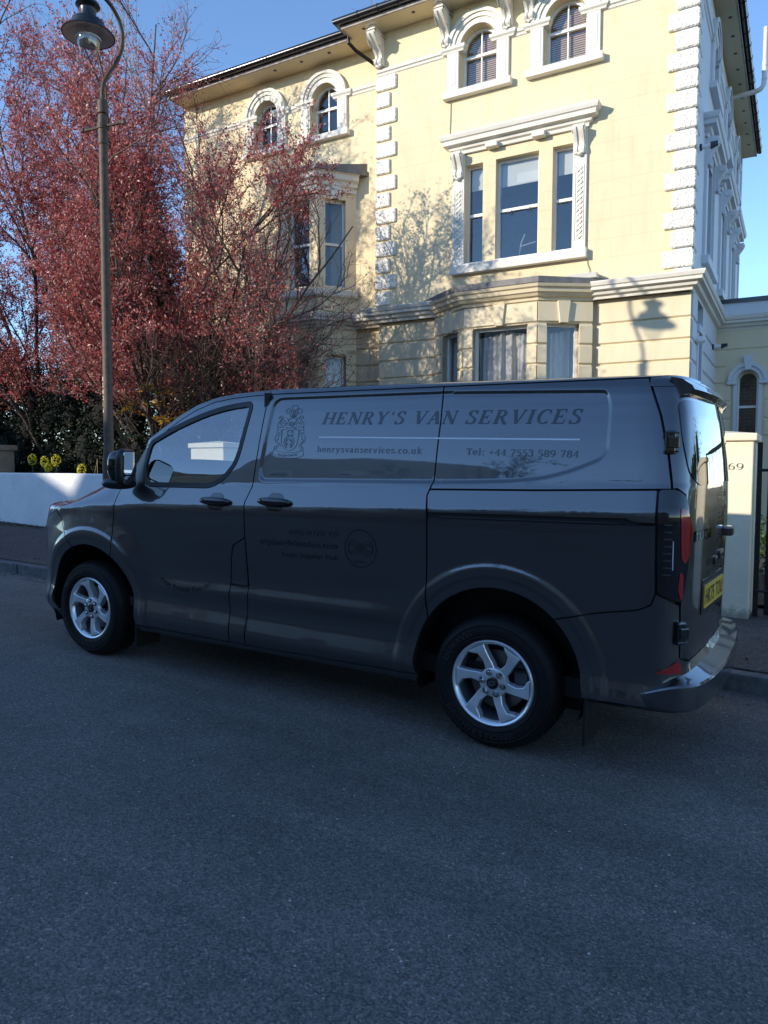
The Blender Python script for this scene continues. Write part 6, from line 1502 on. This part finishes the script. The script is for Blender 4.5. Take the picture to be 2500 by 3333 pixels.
def mal(cx, cy, s):
    c, e, f = .14*s, .40*s, .5*s
    for k in range(4):
        t = k*PI/2+.09; rot = lambda a, b: (cx+a*math.cos(t)-b*math.sin(t), cy+a*math.sin(t)+b*math.cos(t))
        for p, q in (((c, c), (e, f)), ((e, f), (-e, f)), ((-e, f), (-c, c))): cl([rot(*p), rot(*q)], 11)
mal(805, 1035, 170); mal(758, 1300, 165)
cl([(660, 1470), (615, 1350), (615, 1270), (650, 1180), (740, 1120), (775, 1080)]); cl([(800, 1470), (880, 1380), (915, 1280), (900, 1190), (840, 1120), (820, 1080)]); cl([(690, 1450), (660, 1330), (680, 1230), (760, 1185), (840, 1220), (855, 1310), (830, 1390), (790, 1440)]); cl([(660, 1470), (690, 1450)]); cl([(800, 1470), (790, 1440)])
for a, b in ((640, 1380), (640, 1280), (690, 1190), (785, 1145), (865, 1195), (882, 1280), (845, 1385)): cl([(a-8, b-12), (a+8, b+12)], 18)
cl([(310, 1430), (370, 1410), (375, 1480), (330, 1500), (420, 1560), (560, 1590), (720, 1595), (900, 1590), (1040, 1565), (1150, 1500), (1165, 1440), (1110, 1430), (1100, 1500)]); cl([(310, 1430), (310, 1510), (245, 1620), (340, 1700), (500, 1745), (720, 1762), (950, 1750), (1110, 1705), (1180, 1645), (1150, 1500)])
co, fs = flat_mesh(pol)
def crest_map(co):
    a, b = co[:, 0]*1000, -co[:, 1]*1000; u = 1.567+(a-300)*.000251+(b-200)*.0000475; z = 1.779-(b-200)*.0002025+(a-300)*.0000006
    return F3(u, z), Fn(u, z)
put('crest_emblem', co, fs, M_vinyl, VAN, crest_map, label='outline crest with three feathers, shield and ribbon')
co, fs, w = serif_text("'Private Courier'", .08, .1, .9)
def cm2(co):
    t = co[:, 0]/w; a = 400+620*t; b = 1690-40*(t-.5)+30*(1-(2*t-1)**2)-co[:, 1]*80
    return crest_map(np.stack([a, -b], -1)*.001)
put('crest_lettering', co, fs, M_vinyl, VAN, cm2)
# number plate, badge
def plate_fn(p0, wid, hgt, cap, X0):
    def fn(co): P = np.stack([np.full(len(co), X0), p0[0]+co[:, 0]*wid, p0[1]+co[:, 1]*hgt/cap], -1); return P, np.tile(np.array([[1., 0, 0]]), (len(co), 1))
    return fn
co, fs, w = sans_text('HK75 TOU', .012, 0, 1.12); put('plate_lettering', co, fs, mat('plate_black', (.01, .01, .01), .4), pl, plate_fn((-.235, -.038), .47/w, .076, .70, .0065), off=.0008)
co, fs, w = sans_text('TRANSIT', .012, 0, 1.2)
def badge(co):
    t = co[:, 0]/w; u = 4.10+.30*t; z = 1.135+co[:, 1]/.70*.036; return F3(u, z), Fn(u, z)
put('badge_lettering', co, fs, M_chrome, VAN, badge, off=.006)
co2 = np.array([(-.03*w, -.12), (1.03*w, -.12), (1.03*w, .82), (-.03*w, .82)]); co2 = np.array([(x_, y_) for x_ in np.linspace(-.03*w, 1.03*w, 12) for y_ in (-.12, .82)]); put('badge_backing', co2, [(2*i, 2*i+2, 2*i+3, 2*i+1) for i in range(11)], M_gloss, VAN, badge, off=.003)
# tyre lettering, faint
for wv in (w0, w1):
    for txt, a0, a1, sg in (('BRIDGESTONE', 3.65, 5.15, 1), ('DURAVIS', 2.75, 1.95, -1)):
        co, fs, ww = sans_text(txt, .01, 0, 1.1)
        def tm(co, ww=ww, a0=a0, a1=a1, sg=sg):
            t = co[:, 0]/ww; a = a0+(a1-a0)*t; rad = .272+(co[:, 1]/.70-.5)*.028*(-sg if False else (1 if sg < 0 else -1)); return np.stack([rad*np.cos(a), np.full(len(a), -.0105), rad*np.sin(a)], -1), np.tile(np.array([[0, -1., 0]]), (len(a), 1))
        put('sidewall_lettering', co, fs, mat('tyre_letter', (.026, .026, .028), .45), wv, tm, off=.0012)
# house number on the pillar, digits on the lamp post
co, fs, w = serif_text('- 69', .05, 0, .62)
def pm_(co): return np.stack([.005+co[:, 0]/w*.225, np.full(len(co), -.2505), 1.352+co[:, 1]*.060], -1), np.tile(np.array([[0, -1., 0]]), (len(co), 1))
put('house_number', co, fs, mat('number_grey', (.07, .08, .075), .6), PIL, pm_, off=.002)
for k, ch in enumerate('858216'):
    co, fs, w = sans_text(ch, .015, 0, 1)
    def lm_(co, k=k):
        a = math.radians(-98)+(co[:, 0]-.3)*.60/1.0*1.3; rad = .0605 if k < 6 else .06; z = 2.20-.075*k-.0+co[:, 1]*.075-.0
        return np.stack([rad*np.cos(a), rad*np.sin(a), z], -1), np.stack([np.cos(a), np.sin(a), 0*a], -1)
    put('post_number', co, fs, mat('number_cream', (.72, .68, .55), .6), lp, lm_, off=.001)
# ================================================================== keep the tree of parts to thing > part > sub-part
side.name = 'side_elevation'
bpy.context.view_layer.update()
def _depth(o):
    d = 0
    while o.parent: o = o.parent; d += 1
    return d
for _ in range(4):
    moved = set()
    for o in list(COL.objects):
        if _depth(o) >= 3:
            a = o.parent
            while _depth(a) > 2: a = a.parent
            if a.name in moved or a.type != 'EMPTY': continue
            moved.add(a.name); root = a
            while root.parent: root = root.parent
            w_ = a.matrix_world.copy(); a.parent = root; a.matrix_parent_inverse = Matrix.Identity(4); a.matrix_local = root.matrix_world.inverted() @ w_
            bpy.context.view_layer.update()
    if not moved: break
